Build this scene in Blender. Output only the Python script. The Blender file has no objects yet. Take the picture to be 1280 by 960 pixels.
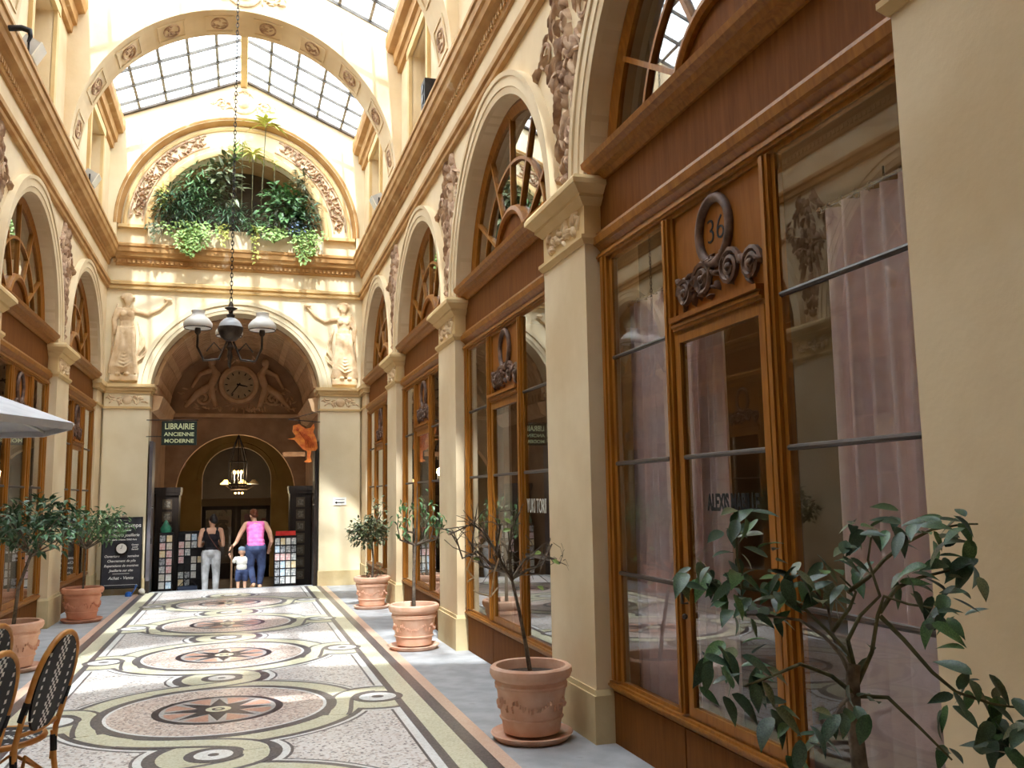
import bpy, bmesh, math, random
import numpy as np
from mathutils import Vector, Matrix, Euler

scene = bpy.context.scene
COL = scene.collection
PI = math.pi

# ------------------------------------------------------------------ camera
FPX, YAW, PITCH, ROLL = 1112.76, .2958, .1238, -.0162
CAM = np.array([.1, 0.0, 1.6])
def _axes():
    cy, sy, cp, sp, cr, sr = math.cos(YAW), math.sin(YAW), math.cos(PITCH), math.sin(PITCH), math.cos(ROLL), math.sin(ROLL)
    def row(v):
        x = v[0]*cy - v[1]*sy; y = v[0]*sy + v[1]*cy; z = v[2]
        yy = y*cp + z*sp; zz = -y*sp + z*cp
        return (x*cr + zz*sr, yy, -x*sr + zz*cr)
    return np.array([row(e) for e in np.eye(3)]).T
AX = _axes()
def P(px, py, Y):
    """point at depth Y (metres along the passage) seen at photo pixel px, py"""
    d = AX.T @ np.array([(px-640)/FPX, 1, (480-py)/FPX])
    return Vector(CAM + d*(Y/d[1]))
cam_d = bpy.data.cameras.new('camera')
cam_d.sensor_width = 36.0
cam_d.lens = FPX/1280*36.0
cam_d.clip_start = .05
cam = bpy.data.objects.new('camera', cam_d)
COL.objects.link(cam)
cm = Matrix.Identity(4)
for i in range(3):
    cm[i][0] = AX[0][i]; cm[i][1] = AX[2][i]; cm[i][2] = -AX[1][i]; cm[i][3] = CAM[i]
cam.matrix_world = cm
scene.camera = cam

# ------------------------------------------------------------------ light
world = bpy.data.worlds.new('sky'); scene.world = world
world.use_nodes = True
bg = world.node_tree.nodes['Background']
bg.inputs[0].default_value = (.83, .915, 1.0, 1)
bg.inputs[1].default_value = 4.9
sun_d = bpy.data.lights.new('sun', 'SUN')
sun_d.energy = 15.0
sun_d.color = (1.0, .98, .95)
sun_d.angle = math.radians(1.2)
sun = bpy.data.objects.new('sun', sun_d); COL.objects.link(sun)
_el, _az = math.radians(56), math.radians(6)
_dir = Vector((math.cos(_el)*math.sin(_az), math.cos(_el)*math.cos(_az), -math.sin(_el)))
sun.rotation_euler = _dir.to_track_quat('-Z', 'Y').to_euler()
sun.location = (0, -6, 20)
vs = scene.view_settings
vs.view_transform = 'Standard'; vs.look = 'None'; vs.gamma = 1.0; vs.use_curve_mapping = False
vs.exposure = 0.42
scene.cycles.use_denoising = True
scene.cycles.max_bounces = 10
scene.cycles.diffuse_bounces = 5
scene.cycles.transparent_max_bounces = 12
scene.cycles.sample_clamp_indirect = 8.0
scene.cycles.caustics_reflective = False
scene.cycles.caustics_refractive = False

# ------------------------------------------------------------------ materials
def lin(c):
    return tuple(((v/255)/12.92 if v/255 <= .04045 else ((v/255+.055)/1.055)**2.4) for v in c) + (1.0,)
MATS = {}
def _new(name):
    m = bpy.data.materials.new(name); m.use_nodes = True
    nt = m.node_tree
    return m, nt, nt.nodes['Principled BSDF']
def _coord(nt, kind='Object'):
    return nt.nodes.new('ShaderNodeTexCoord').outputs[kind]
def mat(name, c1, c2=None, scale=6.0, rough=.7, bump=0.0, bscale=None, metal=0.0, detail=4.0, stretch=None, spec=.4, c3=None, sheen=0.0):
    """two- or three-tone noise material in sRGB colours"""
    if name in MATS: return MATS[name]
    m, nt, b = _new(name)
    b.inputs['Roughness'].default_value = rough
    b.inputs['Metallic'].default_value = metal
    b.inputs['Specular IOR Level'].default_value = spec
    if sheen: b.inputs['Sheen Weight'].default_value = sheen
    co = _coord(nt)
    if stretch:
        mp = nt.nodes.new('ShaderNodeMapping'); mp.inputs['Scale'].default_value = stretch
        nt.links.new(co, mp.inputs[0]); co = mp.outputs[0]
    if c2 is None:
        b.inputs['Base Color'].default_value = lin(c1)
    else:
        n = nt.nodes.new('ShaderNodeTexNoise'); n.inputs['Scale'].default_value = scale; n.inputs['Detail'].default_value = detail
        nt.links.new(co, n.inputs['Vector'])
        r = nt.nodes.new('ShaderNodeValToRGB')
        r.color_ramp.elements[0].position = .36; r.color_ramp.elements[0].color = lin(c1)
        r.color_ramp.elements[1].position = .66; r.color_ramp.elements[1].color = lin(c2)
        if c3:
            e = r.color_ramp.elements.new(.74); e.color = lin(c3)
        nt.links.new(n.outputs['Fac'], r.inputs[0]); nt.links.new(r.outputs[0], b.inputs['Base Color'])
    if bump:
        n2 = nt.nodes.new('ShaderNodeTexNoise'); n2.inputs['Scale'].default_value = bscale or scale*6; n2.inputs['Detail'].default_value = 5
        nt.links.new(co, n2.inputs['Vector'])
        bp = nt.nodes.new('ShaderNodeBump'); bp.inputs['Strength'].default_value = bump; bp.inputs['Distance'].default_value = .01
        nt.links.new(n2.outputs['Fac'], bp.inputs['Height']); nt.links.new(bp.outputs[0], b.inputs['Normal'])
    MATS[name] = m
    return m
def mosaic(name, base, specks, scale=70.0, rough=.3):
    """little tesserae: voronoi cells of random colour out of a short list"""
    m, nt, b = _new(name)
    b.inputs['Roughness'].default_value = rough
    co = _coord(nt)
    v = nt.nodes.new('ShaderNodeTexVoronoi'); v.inputs['Scale'].default_value = scale
    nt.links.new(co, v.inputs['Vector'])
    sep = nt.nodes.new('ShaderNodeSeparateColor'); nt.links.new(v.outputs['Color'], sep.inputs[0])
    r = nt.nodes.new('ShaderNodeValToRGB'); r.color_ramp.interpolation = 'CONSTANT'
    r.color_ramp.elements[0].color = lin(base); r.color_ramp.elements[0].position = 0
    r.color_ramp.elements[1].color = lin(specks[0][1]); r.color_ramp.elements[1].position = specks[0][0]
    for p, c in specks[1:]:
        e = r.color_ramp.elements.new(p); e.color = lin(c)
    nt.links.new(sep.outputs[0], r.inputs[0])
    n = nt.nodes.new('ShaderNodeTexNoise'); n.inputs['Scale'].default_value = 1.3; n.inputs['Detail'].default_value = 3
    nt.links.new(co, n.inputs['Vector'])
    mr = nt.nodes.new('ShaderNodeMapRange'); mr.inputs[3].default_value = .8; mr.inputs[4].default_value = 1.12
    nt.links.new(n.outputs['Fac'], mr.inputs[0])
    mx = nt.nodes.new('ShaderNodeMix'); mx.data_type = 'RGBA'; mx.blend_type = 'MULTIPLY'; mx.inputs[0].default_value = 1
    nt.links.new(r.outputs[0], mx.inputs[6]); nt.links.new(mr.outputs[0], mx.inputs[7])
    nt.links.new(mx.outputs[2], b.inputs['Base Color'])
    MATS[name] = m
    return m
def wood(name, c1, c2, rough=.45, spec=.35):
    if name in MATS: return MATS[name]
    m, nt, b = _new(name)
    b.inputs['Roughness'].default_value = rough; b.inputs['Specular IOR Level'].default_value = spec
    co = _coord(nt)
    mp = nt.nodes.new('ShaderNodeMapping'); mp.inputs['Scale'].default_value = (14, 14, 1.2)
    nt.links.new(co, mp.inputs[0])
    n = nt.nodes.new('ShaderNodeTexNoise'); n.inputs['Scale'].default_value = 2.0; n.inputs['Detail'].default_value = 6; n.inputs['Distortion'].default_value = .8
    nt.links.new(mp.outputs[0], n.inputs['Vector'])
    r = nt.nodes.new('ShaderNodeValToRGB')
    r.color_ramp.elements[0].position = .3; r.color_ramp.elements[0].color = lin(c1)
    r.color_ramp.elements[1].position = .7; r.color_ramp.elements[1].color = lin(c2)
    nt.links.new(n.outputs['Fac'], r.inputs[0]); nt.links.new(r.outputs[0], b.inputs['Base Color'])
    bp = nt.nodes.new('ShaderNodeBump'); bp.inputs['Strength'].default_value = .15; bp.inputs['Distance'].default_value = .004
    nt.links.new(n.outputs['Fac'], bp.inputs['Height']); nt.links.new(bp.outputs[0], b.inputs['Normal'])
    MATS[name] = m
    return m
def emit(name, c, s):
    m, nt, b = _new(name)
    b.inputs['Base Color'].default_value = lin(c)
    b.inputs['Emission Color'].default_value = lin(c); b.inputs['Emission Strength'].default_value = s
    MATS[name] = m; return m
def pane_mat(name, tint, gain, base=.02):
    m = bpy.data.materials.new(name); m.use_nodes = True; nt = m.node_tree
    nt.nodes.remove(nt.nodes['Principled BSDF']); out = nt.nodes['Material Output']
    tr = nt.nodes.new('ShaderNodeBsdfTransparent'); tr.inputs[0].default_value = tint
    gl = nt.nodes.new('ShaderNodeBsdfGlossy'); gl.inputs['Roughness'].default_value = .0
    fr = nt.nodes.new('ShaderNodeFresnel'); fr.inputs[0].default_value = 1.5
    ma = nt.nodes.new('ShaderNodeMath'); ma.operation = 'MULTIPLY_ADD'; ma.use_clamp = True
    ma.inputs[1].default_value = gain; ma.inputs[2].default_value = base
    nt.links.new(fr.outputs[0], ma.inputs[0])
    geo = nt.nodes.new('ShaderNodeNewGeometry'); fl_ = nt.nodes.new('ShaderNodeMath'); fl_.operation = 'SUBTRACT'; fl_.inputs[0].default_value = 1.0
    nt.links.new(geo.outputs['Backfacing'], fl_.inputs[1]); m3 = nt.nodes.new('ShaderNodeMath'); m3.operation = 'MULTIPLY'
    nt.links.new(ma.outputs[0], m3.inputs[0]); nt.links.new(fl_.outputs[0], m3.inputs[1])   # only the outer face mirrors
    mx = nt.nodes.new('ShaderNodeMixShader'); nt.links.new(m3.outputs[0], mx.inputs[0])
    nt.links.new(tr.outputs[0], mx.inputs[1]); nt.links.new(gl.outputs[0], mx.inputs[2])
    nt.links.new(mx.outputs[0], out.inputs[0])
    MATS[name] = m; return m
def roof_glass():
    m = bpy.data.materials.new('roof_glass'); m.use_nodes = True; nt = m.node_tree
    nt.nodes.remove(nt.nodes['Principled BSDF']); out = nt.nodes['Material Output']
    tr = nt.nodes.new('ShaderNodeBsdfTransparent'); tr.inputs[0].default_value = (.92, .95, .96, 1)
    tl = nt.nodes.new('ShaderNodeBsdfTranslucent'); tl.inputs[0].default_value = (.9, .93, .95, 1)
    n = nt.nodes.new('ShaderNodeTexNoise'); n.inputs['Scale'].default_value = 3.0; n.inputs['Detail'].default_value = 4
    nt.links.new(_coord(nt), n.inputs['Vector'])
    mr = nt.nodes.new('ShaderNodeMapRange'); mr.inputs[1].default_value = .3; mr.inputs[2].default_value = .7; mr.inputs[3].default_value = .28; mr.inputs[4].default_value = .5
    nt.links.new(n.outputs['Fac'], mr.inputs[0])
    mx = nt.nodes.new('ShaderNodeMixShader'); nt.links.new(mr.outputs[0], mx.inputs[0])
    nt.links.new(tr.outputs[0], mx.inputs[1]); nt.links.new(tl.outputs[0], mx.inputs[2]); nt.links.new(mx.outputs[0], out.inputs[0])
    MATS['roof_glass'] = m; return m
def weave_mat():
    """black rattan weave with rows of white knots, in the object's own plane"""
    m, nt, b = _new('rattan_weave')
    b.inputs['Roughness'].default_value = .5; b.inputs['Specular IOR Level'].default_value = .25
    uv = _coord(nt, 'UV')
    sep = nt.nodes.new('ShaderNodeSeparateXYZ'); nt.links.new(uv, sep.inputs[0])
    ch = nt.nodes.new('ShaderNodeTexChecker'); ch.inputs['Scale'].default_value = 62
    ch.inputs['Color1'].default_value = (.85, .85, .82, 1); ch.inputs['Color2'].default_value = (.006, .006, .012, 1)
    nt.links.new(uv, ch.inputs['Vector'])
    # columns: white knots only in a broad middle stripe and two thin side stripes
    def band(c, w):
        s = nt.nodes.new('ShaderNodeMath'); s.operation = 'SUBTRACT'; s.inputs[1].default_value = c; nt.links.new(sep.outputs[0], s.inputs[0])
        a = nt.nodes.new('ShaderNodeMath'); a.operation = 'ABSOLUTE'; nt.links.new(s.outputs[0], a.inputs[0])
        l = nt.nodes.new('ShaderNodeMath'); l.operation = 'LESS_THAN'; l.inputs[1].default_value = w; nt.links.new(a.outputs[0], l.inputs[0])
        return l.outputs[0]
    acc = band(.5, .032)
    for c in (.5-.105, .5+.105):
        ad = nt.nodes.new('ShaderNodeMath'); ad.operation = 'MAXIMUM'; nt.links.new(acc, ad.inputs[0]); nt.links.new(band(c, .008), ad.inputs[1]); acc = ad.outputs[0]
    mx = nt.nodes.new('ShaderNodeMix'); mx.data_type = 'RGBA'
    nt.links.new(acc, mx.inputs[0]); mx.inputs[6].default_value = (.006, .006, .012, 1); nt.links.new(ch.outputs['Color'], mx.inputs[7])
    nt.links.new(mx.outputs[2], b.inputs['Base Color'])
    MATS['rattan_weave'] = m; return m

plaster = mat('cream_plaster', (212, 188, 150), (226, 206, 172), 1.6, .75, .12, 30)
plaster_pale = mat('pale_plaster', (222, 206, 172), (234, 220, 190), 1.4, .75, .1, 30)
plaster_base = mat('worn_plaster', (194, 172, 128), (212, 192, 150), 2.2, .8, .25, 22, c3=(216, 210, 204))
trim_m = mat('trim_plaster', (206, 174, 122), (220, 192, 142), 2.0, .7, .12, 24, c3=(226, 200, 160))
cornice_m = mat('ochre_cornice', (168, 124, 72), (190, 150, 98), 3.0, .7, .15, 24, c3=(216, 194, 166))
relief_m = mat('relief_stone', (150, 116, 92), (206, 176, 146), 9, .8, .2, 40)
relief_pale = mat('pale_relief_stone', (206, 176, 138), (232, 208, 174), 7, .8, .2, 40)
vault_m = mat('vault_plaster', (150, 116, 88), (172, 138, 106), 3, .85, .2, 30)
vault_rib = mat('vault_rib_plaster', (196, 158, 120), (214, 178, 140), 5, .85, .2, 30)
inner_wall = mat('inner_yellow_wall', (170, 140, 84), (184, 154, 98), 2, .8)
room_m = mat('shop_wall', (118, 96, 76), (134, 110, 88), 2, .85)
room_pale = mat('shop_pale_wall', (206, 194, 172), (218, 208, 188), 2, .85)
wood_m = wood('ochre_wood', (132, 80, 22), (164, 106, 36))
wood_b = wood('brown_wood', (106, 60, 20), (124, 76, 30), .7, .12)
wood_p = wood('panel_wood', (132, 78, 24), (148, 92, 34), .6, .15)
wood_r = mat('carved_wood', (78, 54, 42), (118, 88, 72), 14, .6, .3, 60)
dark_wood = wood('black_brown_wood', (30, 22, 18), (44, 34, 28), .5)
iron = mat('black_iron', (30, 27, 28), (44, 40, 40), 20, .5, metal=.3)
bar_m = mat('glazing_bar', (52, 40, 36), (66, 52, 46), 20, .4)
rafter_m = mat('rafter_paint', (70, 64, 58), (92, 86, 78), 6, .6)
purlin_m = mat('purlin_paint', (120, 114, 104), (160, 154, 144), 9, .6, c3=(100, 88, 76))
gable_dark = mat('lead_flashing', (70, 60, 54), (92, 82, 74), 7, .7)
glass = pane_mat('shop_glass', (.92, .92, .91, 1), 1.9, .02)
glass_up = pane_mat('lunette_glass', (.88, .89, .90, 1), 2.2, .10)
roofg = roof_glass()
def velvet_mat(name, c1, c2, tr):
    m = mat(name, c1, c2, 18, .85, sheen=.5); nt = m.node_tree; b = nt.nodes['Principled BSDF']; out = nt.nodes['Material Output']
    tl = nt.nodes.new('ShaderNodeBsdfTranslucent'); tl.inputs[0].default_value = lin(c2)
    mx = nt.nodes.new('ShaderNodeMixShader'); mx.inputs[0].default_value = tr
    nt.links.new(b.outputs[0], mx.inputs[1]); nt.links.new(tl.outputs[0], mx.inputs[2]); nt.links.new(mx.outputs[0], out.inputs[0]); return m
velvet = velvet_mat('pink_curtain', (238, 216, 222), (248, 230, 234), .1)
sheer = velvet_mat('grey_curtain', (190, 186, 190), (208, 204, 206), .4)
chrome = mat('chrome', (190, 190, 190), None, rough=.25, metal=1)
terra = mat('terracotta', (216, 166, 138), (230, 192, 168), 7, .8, .2, 60, c3=(234, 212, 198))
terra2 = mat('orange_terracotta', (206, 140, 110), (220, 160, 130), 7, .75, .2, 60)
soil = mat('soil', (58, 44, 36), (84, 66, 54), 30, .95, .6, 60)
bark = mat('bark', (88, 76, 66), (122, 108, 94), 25, .9, .5, 80)
bark_g = mat('green_bark', (74, 74, 50), (104, 98, 70), 25, .8, .4, 80)
cane_m = mat('pale_cane', (186, 160, 124), (206, 182, 150), 20, .7)
def leaf_mat(name, c1, c2):
    m = mat(name, c1, c2, 22, .42, .05, 90, spec=.5)
    return m
leaf_d = leaf_mat('leaf_dark', (40, 70, 44), (70, 104, 66))
leaf_m = leaf_mat('leaf_mid', (58, 94, 54), (96, 132, 80))
leaf_l = leaf_mat('leaf_light', (120, 156, 84), (164, 190, 112))
leaf_y = leaf_mat('leaf_yellow', (176, 186, 82), (206, 204, 120))
leaf_o = leaf_mat('leaf_olive', (74, 84, 56), (112, 118, 84))
leaf_n = leaf_mat('leaf_near', (34, 58, 42), (62, 90, 66))
stone_f = mat('grey_stone_floor', (156, 157, 160), (178, 179, 182), 5, .6, .2, 90, c3=(154, 152, 152))
m_field = mosaic('mosaic_field', (234, 228, 224), [(.48, (244, 240, 238)), (.70, (216, 202, 194)), (.84, (182, 168, 162)), (.93, (126, 114, 114))], 62)
m_pink = mosaic('mosaic_pink', (226, 208, 196), [(.36, (238, 226, 218)), (.6, (212, 188, 174)), (.8, (172, 142, 128)), (.92, (134, 114, 108))], 66)
m_yel = mosaic('mosaic_yellow', (222, 218, 190), [(.5, (230, 227, 204)), (.8, (208, 203, 170))], 80)
m_dark = mosaic('mosaic_dark', (100, 94, 96), [(.5, (116, 110, 110)), (.8, (84, 80, 84))], 80)
m_white = mosaic('mosaic_white', (246, 246, 244), [(.7, (232, 230, 226))], 80)
m_blk = mosaic('mosaic_black', (52, 46, 52), [(.6, (66, 60, 64))], 80)
m_grey = mosaic('mosaic_grey', (176, 172, 170), [(.6, (194, 190, 186))], 80)
m_rose = mosaic('mosaic_rose', (196, 146, 124), [(.6, (208, 164, 142))], 80)
m_strip = mosaic('mosaic_orange', (224, 188, 164), [(.6, (230, 200, 180))], 80)
brass_dk = mat('dark_bronze', (62, 52, 46), (86, 74, 64), 16, .45, metal=.5)
opal = mat('opal_glass', (236, 232, 226), (244, 242, 238), 6, .3)
zinc = mat('zinc_globe', (172, 174, 180), (196, 198, 202), 6, .35)
lampglow = emit('lamp_glow', (255, 214, 130), 3.0)
bulb_m = emit('warm_bulb', (255, 196, 110), 14.0)
rattan = mat('rattan', (196, 122, 44), (222, 160, 84), 12, .4)
rattan_d = mat('rattan_dark', (120, 62, 24), (160, 88, 40), 12, .4)
black_m = mat('black_binding', (14, 14, 20), (26, 26, 32), 20, .4)
weave = weave_mat()
canvas = mat('parasol_canvas', (206, 206, 212), (222, 222, 226), 8, .85)
white_m = mat('white_enamel', (236, 236, 232), None, rough=.4)
skin_m = mat('skin', (214, 164, 136), (226, 180, 152), 6, .55)
hair_b = mat('black_hair', (22, 18, 18), (40, 32, 30), 40, .5)
hair_r = mat('auburn_hair', (92, 50, 30), (128, 74, 46), 40, .5)
slate = mat('slate_board', (44, 44, 52), (58, 58, 66), 6, .7)
chalk = mat('chalk', (232, 232, 228), None, rough=.9)
ink = mat('black_ink', (16, 14, 16), None, rough=.7)

# ------------------------------------------------------------------ mesh helpers
class MB:
    def __init__(s): s.v = []; s.f = []
    def add(s, vs, fs):
        o = len(s.v); s.v += [tuple(float(c) for c in v) for v in vs]; s.f += [tuple(i+o for i in f) for f in fs]; return s
    def box(s, x0, x1, y0, y1, z0, z1):
        return s.add([(x0,y0,z0),(x1,y0,z0),(x1,y1,z0),(x0,y1,z0),(x0,y0,z1),(x1,y0,z1),(x1,y1,z1),(x0,y1,z1)],
                     [(0,3,2,1),(4,5,6,7),(0,1,5,4),(1,2,6,5),(2,3,7,6),(3,0,4,7)])
    def prism(s, poly, fn, d0, d1):
        n = len(poly)
        vs = [fn(a, b, d0) for a, b in poly] + [fn(a, b, d1) for a, b in poly]
        fs = [tuple(range(n-1, -1, -1)), tuple(range(n, 2*n))] + [(i, (i+1) % n, n+(i+1) % n, n+i) for i in range(n)]
        return s.add(vs, fs)
    def exty(s, prof, y0, y1): return s.prism(prof, lambda a, b, d: (a, d, b), y0, y1)       # profile (x,z) along y
    def extx(s, prof, x0, x1): return s.prism(prof, lambda a, b, d: (d, a, b), x0, x1)       # profile (y,z) along x
    def arc(s, prof, fn, a0, a1, n):
        """closed profile of (radius, depth) swept round an arc; fn(u, v, depth)"""
        m = len(prof); vs = []; fs = []
        for i in range(n+1):
            a = a0 + (a1-a0)*i/n
            vs += [fn(r*math.cos(a), r*math.sin(a), d) for r, d in prof]
        for i in range(n):
            for j in range(m):
                fs.append((i*m+j, i*m+(j+1) % m, (i+1)*m+(j+1) % m, (i+1)*m+j))
        if abs(abs(a1-a0) - 2*PI) > 1e-4:
            fs += [tuple(range(m-1, -1, -1)), tuple(range(n*m, n*m+m))]
        return s.add(vs, fs)
    def tube(s, pts, r, n=8, cap=True):
        pts = [Vector(p) for p in pts]; k = len(pts)
        rs = r if isinstance(r, (list, tuple)) else [r]*k
        t0 = (pts[1]-pts[0]).normalized()
        up = Vector((0, 0, 1)) if abs(t0.z) < .9 else Vector((1, 0, 0))
        nrm = t0.cross(up).normalized(); vs = []; fs = []
        for i, p in enumerate(pts):
            t = (pts[min(i+1, k-1)] - pts[max(i-1, 0)])
            t = t.normalized() if t.length > 1e-9 else t0
            nrm = (nrm - t*nrm.dot(t)); nrm = nrm.normalized() if nrm.length > 1e-6 else t.orthogonal().normalized()
            b = t.cross(nrm)
            for j in range(n):
                a = 2*PI*j/n
                vs.append(p + (nrm*math.cos(a) + b*math.sin(a))*rs[i])
        for i in range(k-1):
            for j in range(n):
                fs.append((i*n+j, i*n+(j+1) % n, (i+1)*n+(j+1) % n, (i+1)*n+j))
        if cap: fs += [tuple(range(n-1, -1, -1)), tuple(range((k-1)*n, k*n))]
        return s.add(vs, fs)
    def lathe(s, prof, c=(0, 0, 0), n=20):
        vs = []; fs = []; m = len(prof)
        for i in range(n):
            a = 2*PI*i/n
            vs += [(c[0]+r*math.cos(a), c[1]+r*math.sin(a), c[2]+z) for r, z in prof]
        for i in range(n):
            i2 = (i+1) % n
            for j in range(m-1): fs.append((i*m+j, i2*m+j, i2*m+j+1, i*m+j+1))
        fs.append(tuple(i*m for i in range(n-1, -1, -1))); fs.append(tuple(i*m+m-1 for i in range(n)))
        return s.add(vs, fs)
    def ellb(s, c, ax, ay, az, nu=8, nv=5):
        c = Vector(c); ax, ay, az = Vector(ax), Vector(ay), Vector(az)
        vs = [c+az]; fs = []
        for i in range(1, nv):
            ph = PI*i/nv
            for j in range(nu):
                th = 2*PI*j/nu
                vs.append(c + az*math.cos(ph) + (ax*math.cos(th) + ay*math.sin(th))*math.sin(ph))
        vs.append(c-az); L = len(vs)-1
        for j in range(nu):
            fs.append((0, 1+j, 1+(j+1) % nu)); fs.append((L, L-nu+(j+1) % nu, L-nu+j))
        for i in range(nv-2):
            for j in range(nu):
                a = 1+i*nu; fs.append((a+j, a+nu+j, a+nu+(j+1) % nu, a+(j+1) % nu))
        return s.add(vs, fs)
    def ell(s, c, r, nu=10, nv=7):
        r = (r, r, r) if not isinstance(r, (tuple, list)) else r
        return s.ellb(c, (r[0], 0, 0), (0, r[1], 0), (0, 0, r[2]), nu, nv)
    def limb(s, pts, rs, n=10):
        s.tube(pts, rs, n)
        for p, r in zip(pts, rs): s.ell(p, r*.995, n, 7)
        return s
    def leaf(s, p, d, nrm, L, W, fold=.25, droop=.15):
        p = Vector(p); d = Vector(d).normalized(); nrm = Vector(nrm)
        nrm = nrm - d*nrm.dot(d); nrm = nrm.normalized() if nrm.length > 1e-5 else d.orthogonal().normalized()
        w = d.cross(nrm)
        m1 = p + d*L*.35; m2 = p + d*L*.7 - nrm*L*droop*.4; t = p + d*L - nrm*L*droop
        vs = [p, m1 + w*W*.5 + nrm*W*fold, m1, m1 - w*W*.5 + nrm*W*fold, m2 + w*W*.38 + nrm*W*fold*.7, m2, m2 - w*W*.38 + nrm*W*fold*.7, t]
        return s.add(vs, [(0, 2, 1), (0, 3, 2), (1, 2, 5, 4), (2, 3, 6, 5), (4, 5, 7), (5, 6, 7)])
    def T(s, fn): s.v = [tuple(fn(v)) for v in s.v]; return s
    def mesh(s, name, smooth=0, mir=False, fix=True):
        me = bpy.data.meshes.new(name)
        v = [(-x, y, z) for x, y, z in s.v] if mir else s.v
        me.from_pydata(v, [], s.f)
        if fix:
            bm = bmesh.new(); bm.from_mesh(me); bmesh.ops.recalc_face_normals(bm, faces=bm.faces); bm.to_mesh(me); bm.free()
        if smooth:
            me.shade_smooth(); me.set_sharp_from_angle(angle=math.radians(smooth))
        me.update(); return me
    def build(s, name, m, parent=None, smooth=0, loc=(0, 0, 0), fix=True, **kw):
        return obj(name, s.mesh(name, smooth, fix=fix), m, parent, loc, **kw)
def tag(o, label=None, cat=None, group=None, kind=None):
    if label: o['label'] = label
    if cat: o['category'] = cat
    if group: o['group'] = group
    if kind: o['kind'] = kind
    return o
def obj(name, me, m=None, parent=None, loc=(0, 0, 0), rot=(0, 0, 0), label=None, cat=None, group=None, kind=None):
    o = bpy.data.objects.new(name, me); COL.objects.link(o)
    if m and me is not None and not me.materials: me.materials.append(m)
    o.location = loc; o.rotation_euler = rot
    if parent: o.parent = parent
    return tag(o, label, cat, group, kind)
def thing(name, label, cat, loc=(0, 0, 0), rz=0, group=None, kind=None):
    return obj(name, None, None, None, loc, (0, 0, rz), label, cat, group, kind)
def tree_copy(o, parent=None):
    c = o.copy(); COL.objects.link(c); c.parent = parent
    for ch in list(o.children): tree_copy(ch, c)
    return c
CACHE = {}
def sp(name, key, sx, fn, m, parent, loc=(0, 0, 0), smooth=0, **kw):
    """side-wall part: mesh built for the right wall, mirrored for the left, shared between bays"""
    k = (key, sx)
    if k not in CACHE: CACHE[k] = fn().mesh(name, smooth, mir=sx < 0)
    return obj(name, CACHE[k], m, parent, (sx*loc[0], loc[1], loc[2]), **kw)
def text(name, s, size, m, parent, loc, rot, depth=.004, align='CENTER', shear=0.0, sx=1.0, bold=0.0):
    cu = bpy.data.curves.new(name, 'FONT'); cu.body = s; cu.size = size; cu.extrude = depth; cu.align_x = align; cu.align_y = 'CENTER'; cu.shear = shear; cu.resolution_u = 3; cu.offset = bold
    t = bpy.data.objects.new(name+'_src', cu); COL.objects.link(t)
    dg = bpy.context.evaluated_depsgraph_get()
    me = bpy.data.meshes.new_from_object(t.evaluated_get(dg)); bpy.data.objects.remove(t)
    if sx != 1.0: me.transform(Matrix.Diagonal((sx, 1, 1, 1)))
    me.materials.clear()
    return obj(name, me, m, parent, loc, rot)
def relief(mb, fn, items, depth, nu=6, nv=4):
    """items: (a, b, length, width, angle) lumps in the plane (a, b); fn(a,b,d) -> point"""
    for a, b, L, W, ang in items:
        c0 = Vector(fn(a, b, 0)); ua = Vector(fn(a+1, b, 0))-c0; ub = Vector(fn(a, b+1, 0))-c0; ud = Vector(fn(a, b, 1))-c0
        ca, sa = math.cos(ang), math.sin(ang)
        mb.ellb(c0, (ua*ca+ub*sa)*L, (ub*ca-ua*sa)*W, ud*depth*(.6+.8*((a*37.7+b*91.3) % 1)), nu, nv)
    return mb
def blended(o, voxel, it=4):
    r = o.modifiers.new('blend', 'REMESH'); r.mode = 'VOXEL'; r.voxel_size = voxel; r.use_smooth_shade = True
    s = o.modifiers.new('soft', 'SMOOTH'); s.iterations = it; s.factor = .5
    return o

# ------------------------------------------------------------------ the side walls
S = 3.906
YC = [4.04 + S*k for k in range(-2, 4)]          # bay centres
PC = [YC[0]-S/2] + [y + S/2 for y in YC[:-1]]    # pilaster centres (the last bay ends in the corner)
XP, XW, XS = 2.335, 2.45, 2.40                   # pilaster face, shop-front plane, spandrel plane
Y0, YE = -5.8, 18.0
ZC, RA = 3.77, 1.56                              # arch centre height, arch radius
SL = .0075
def gz(y): return -SL*(y-5.5)                    # the floor falls gently away
RIBS = [(p-.40, p+.38) for p in PC[1:]]
OPEN = [((RIBS[i][1]+RIBS[i+1][0])/2) for i in range(len(RIBS)-1)] + [(RIBS[-1][1]+YE)/2]

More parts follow.
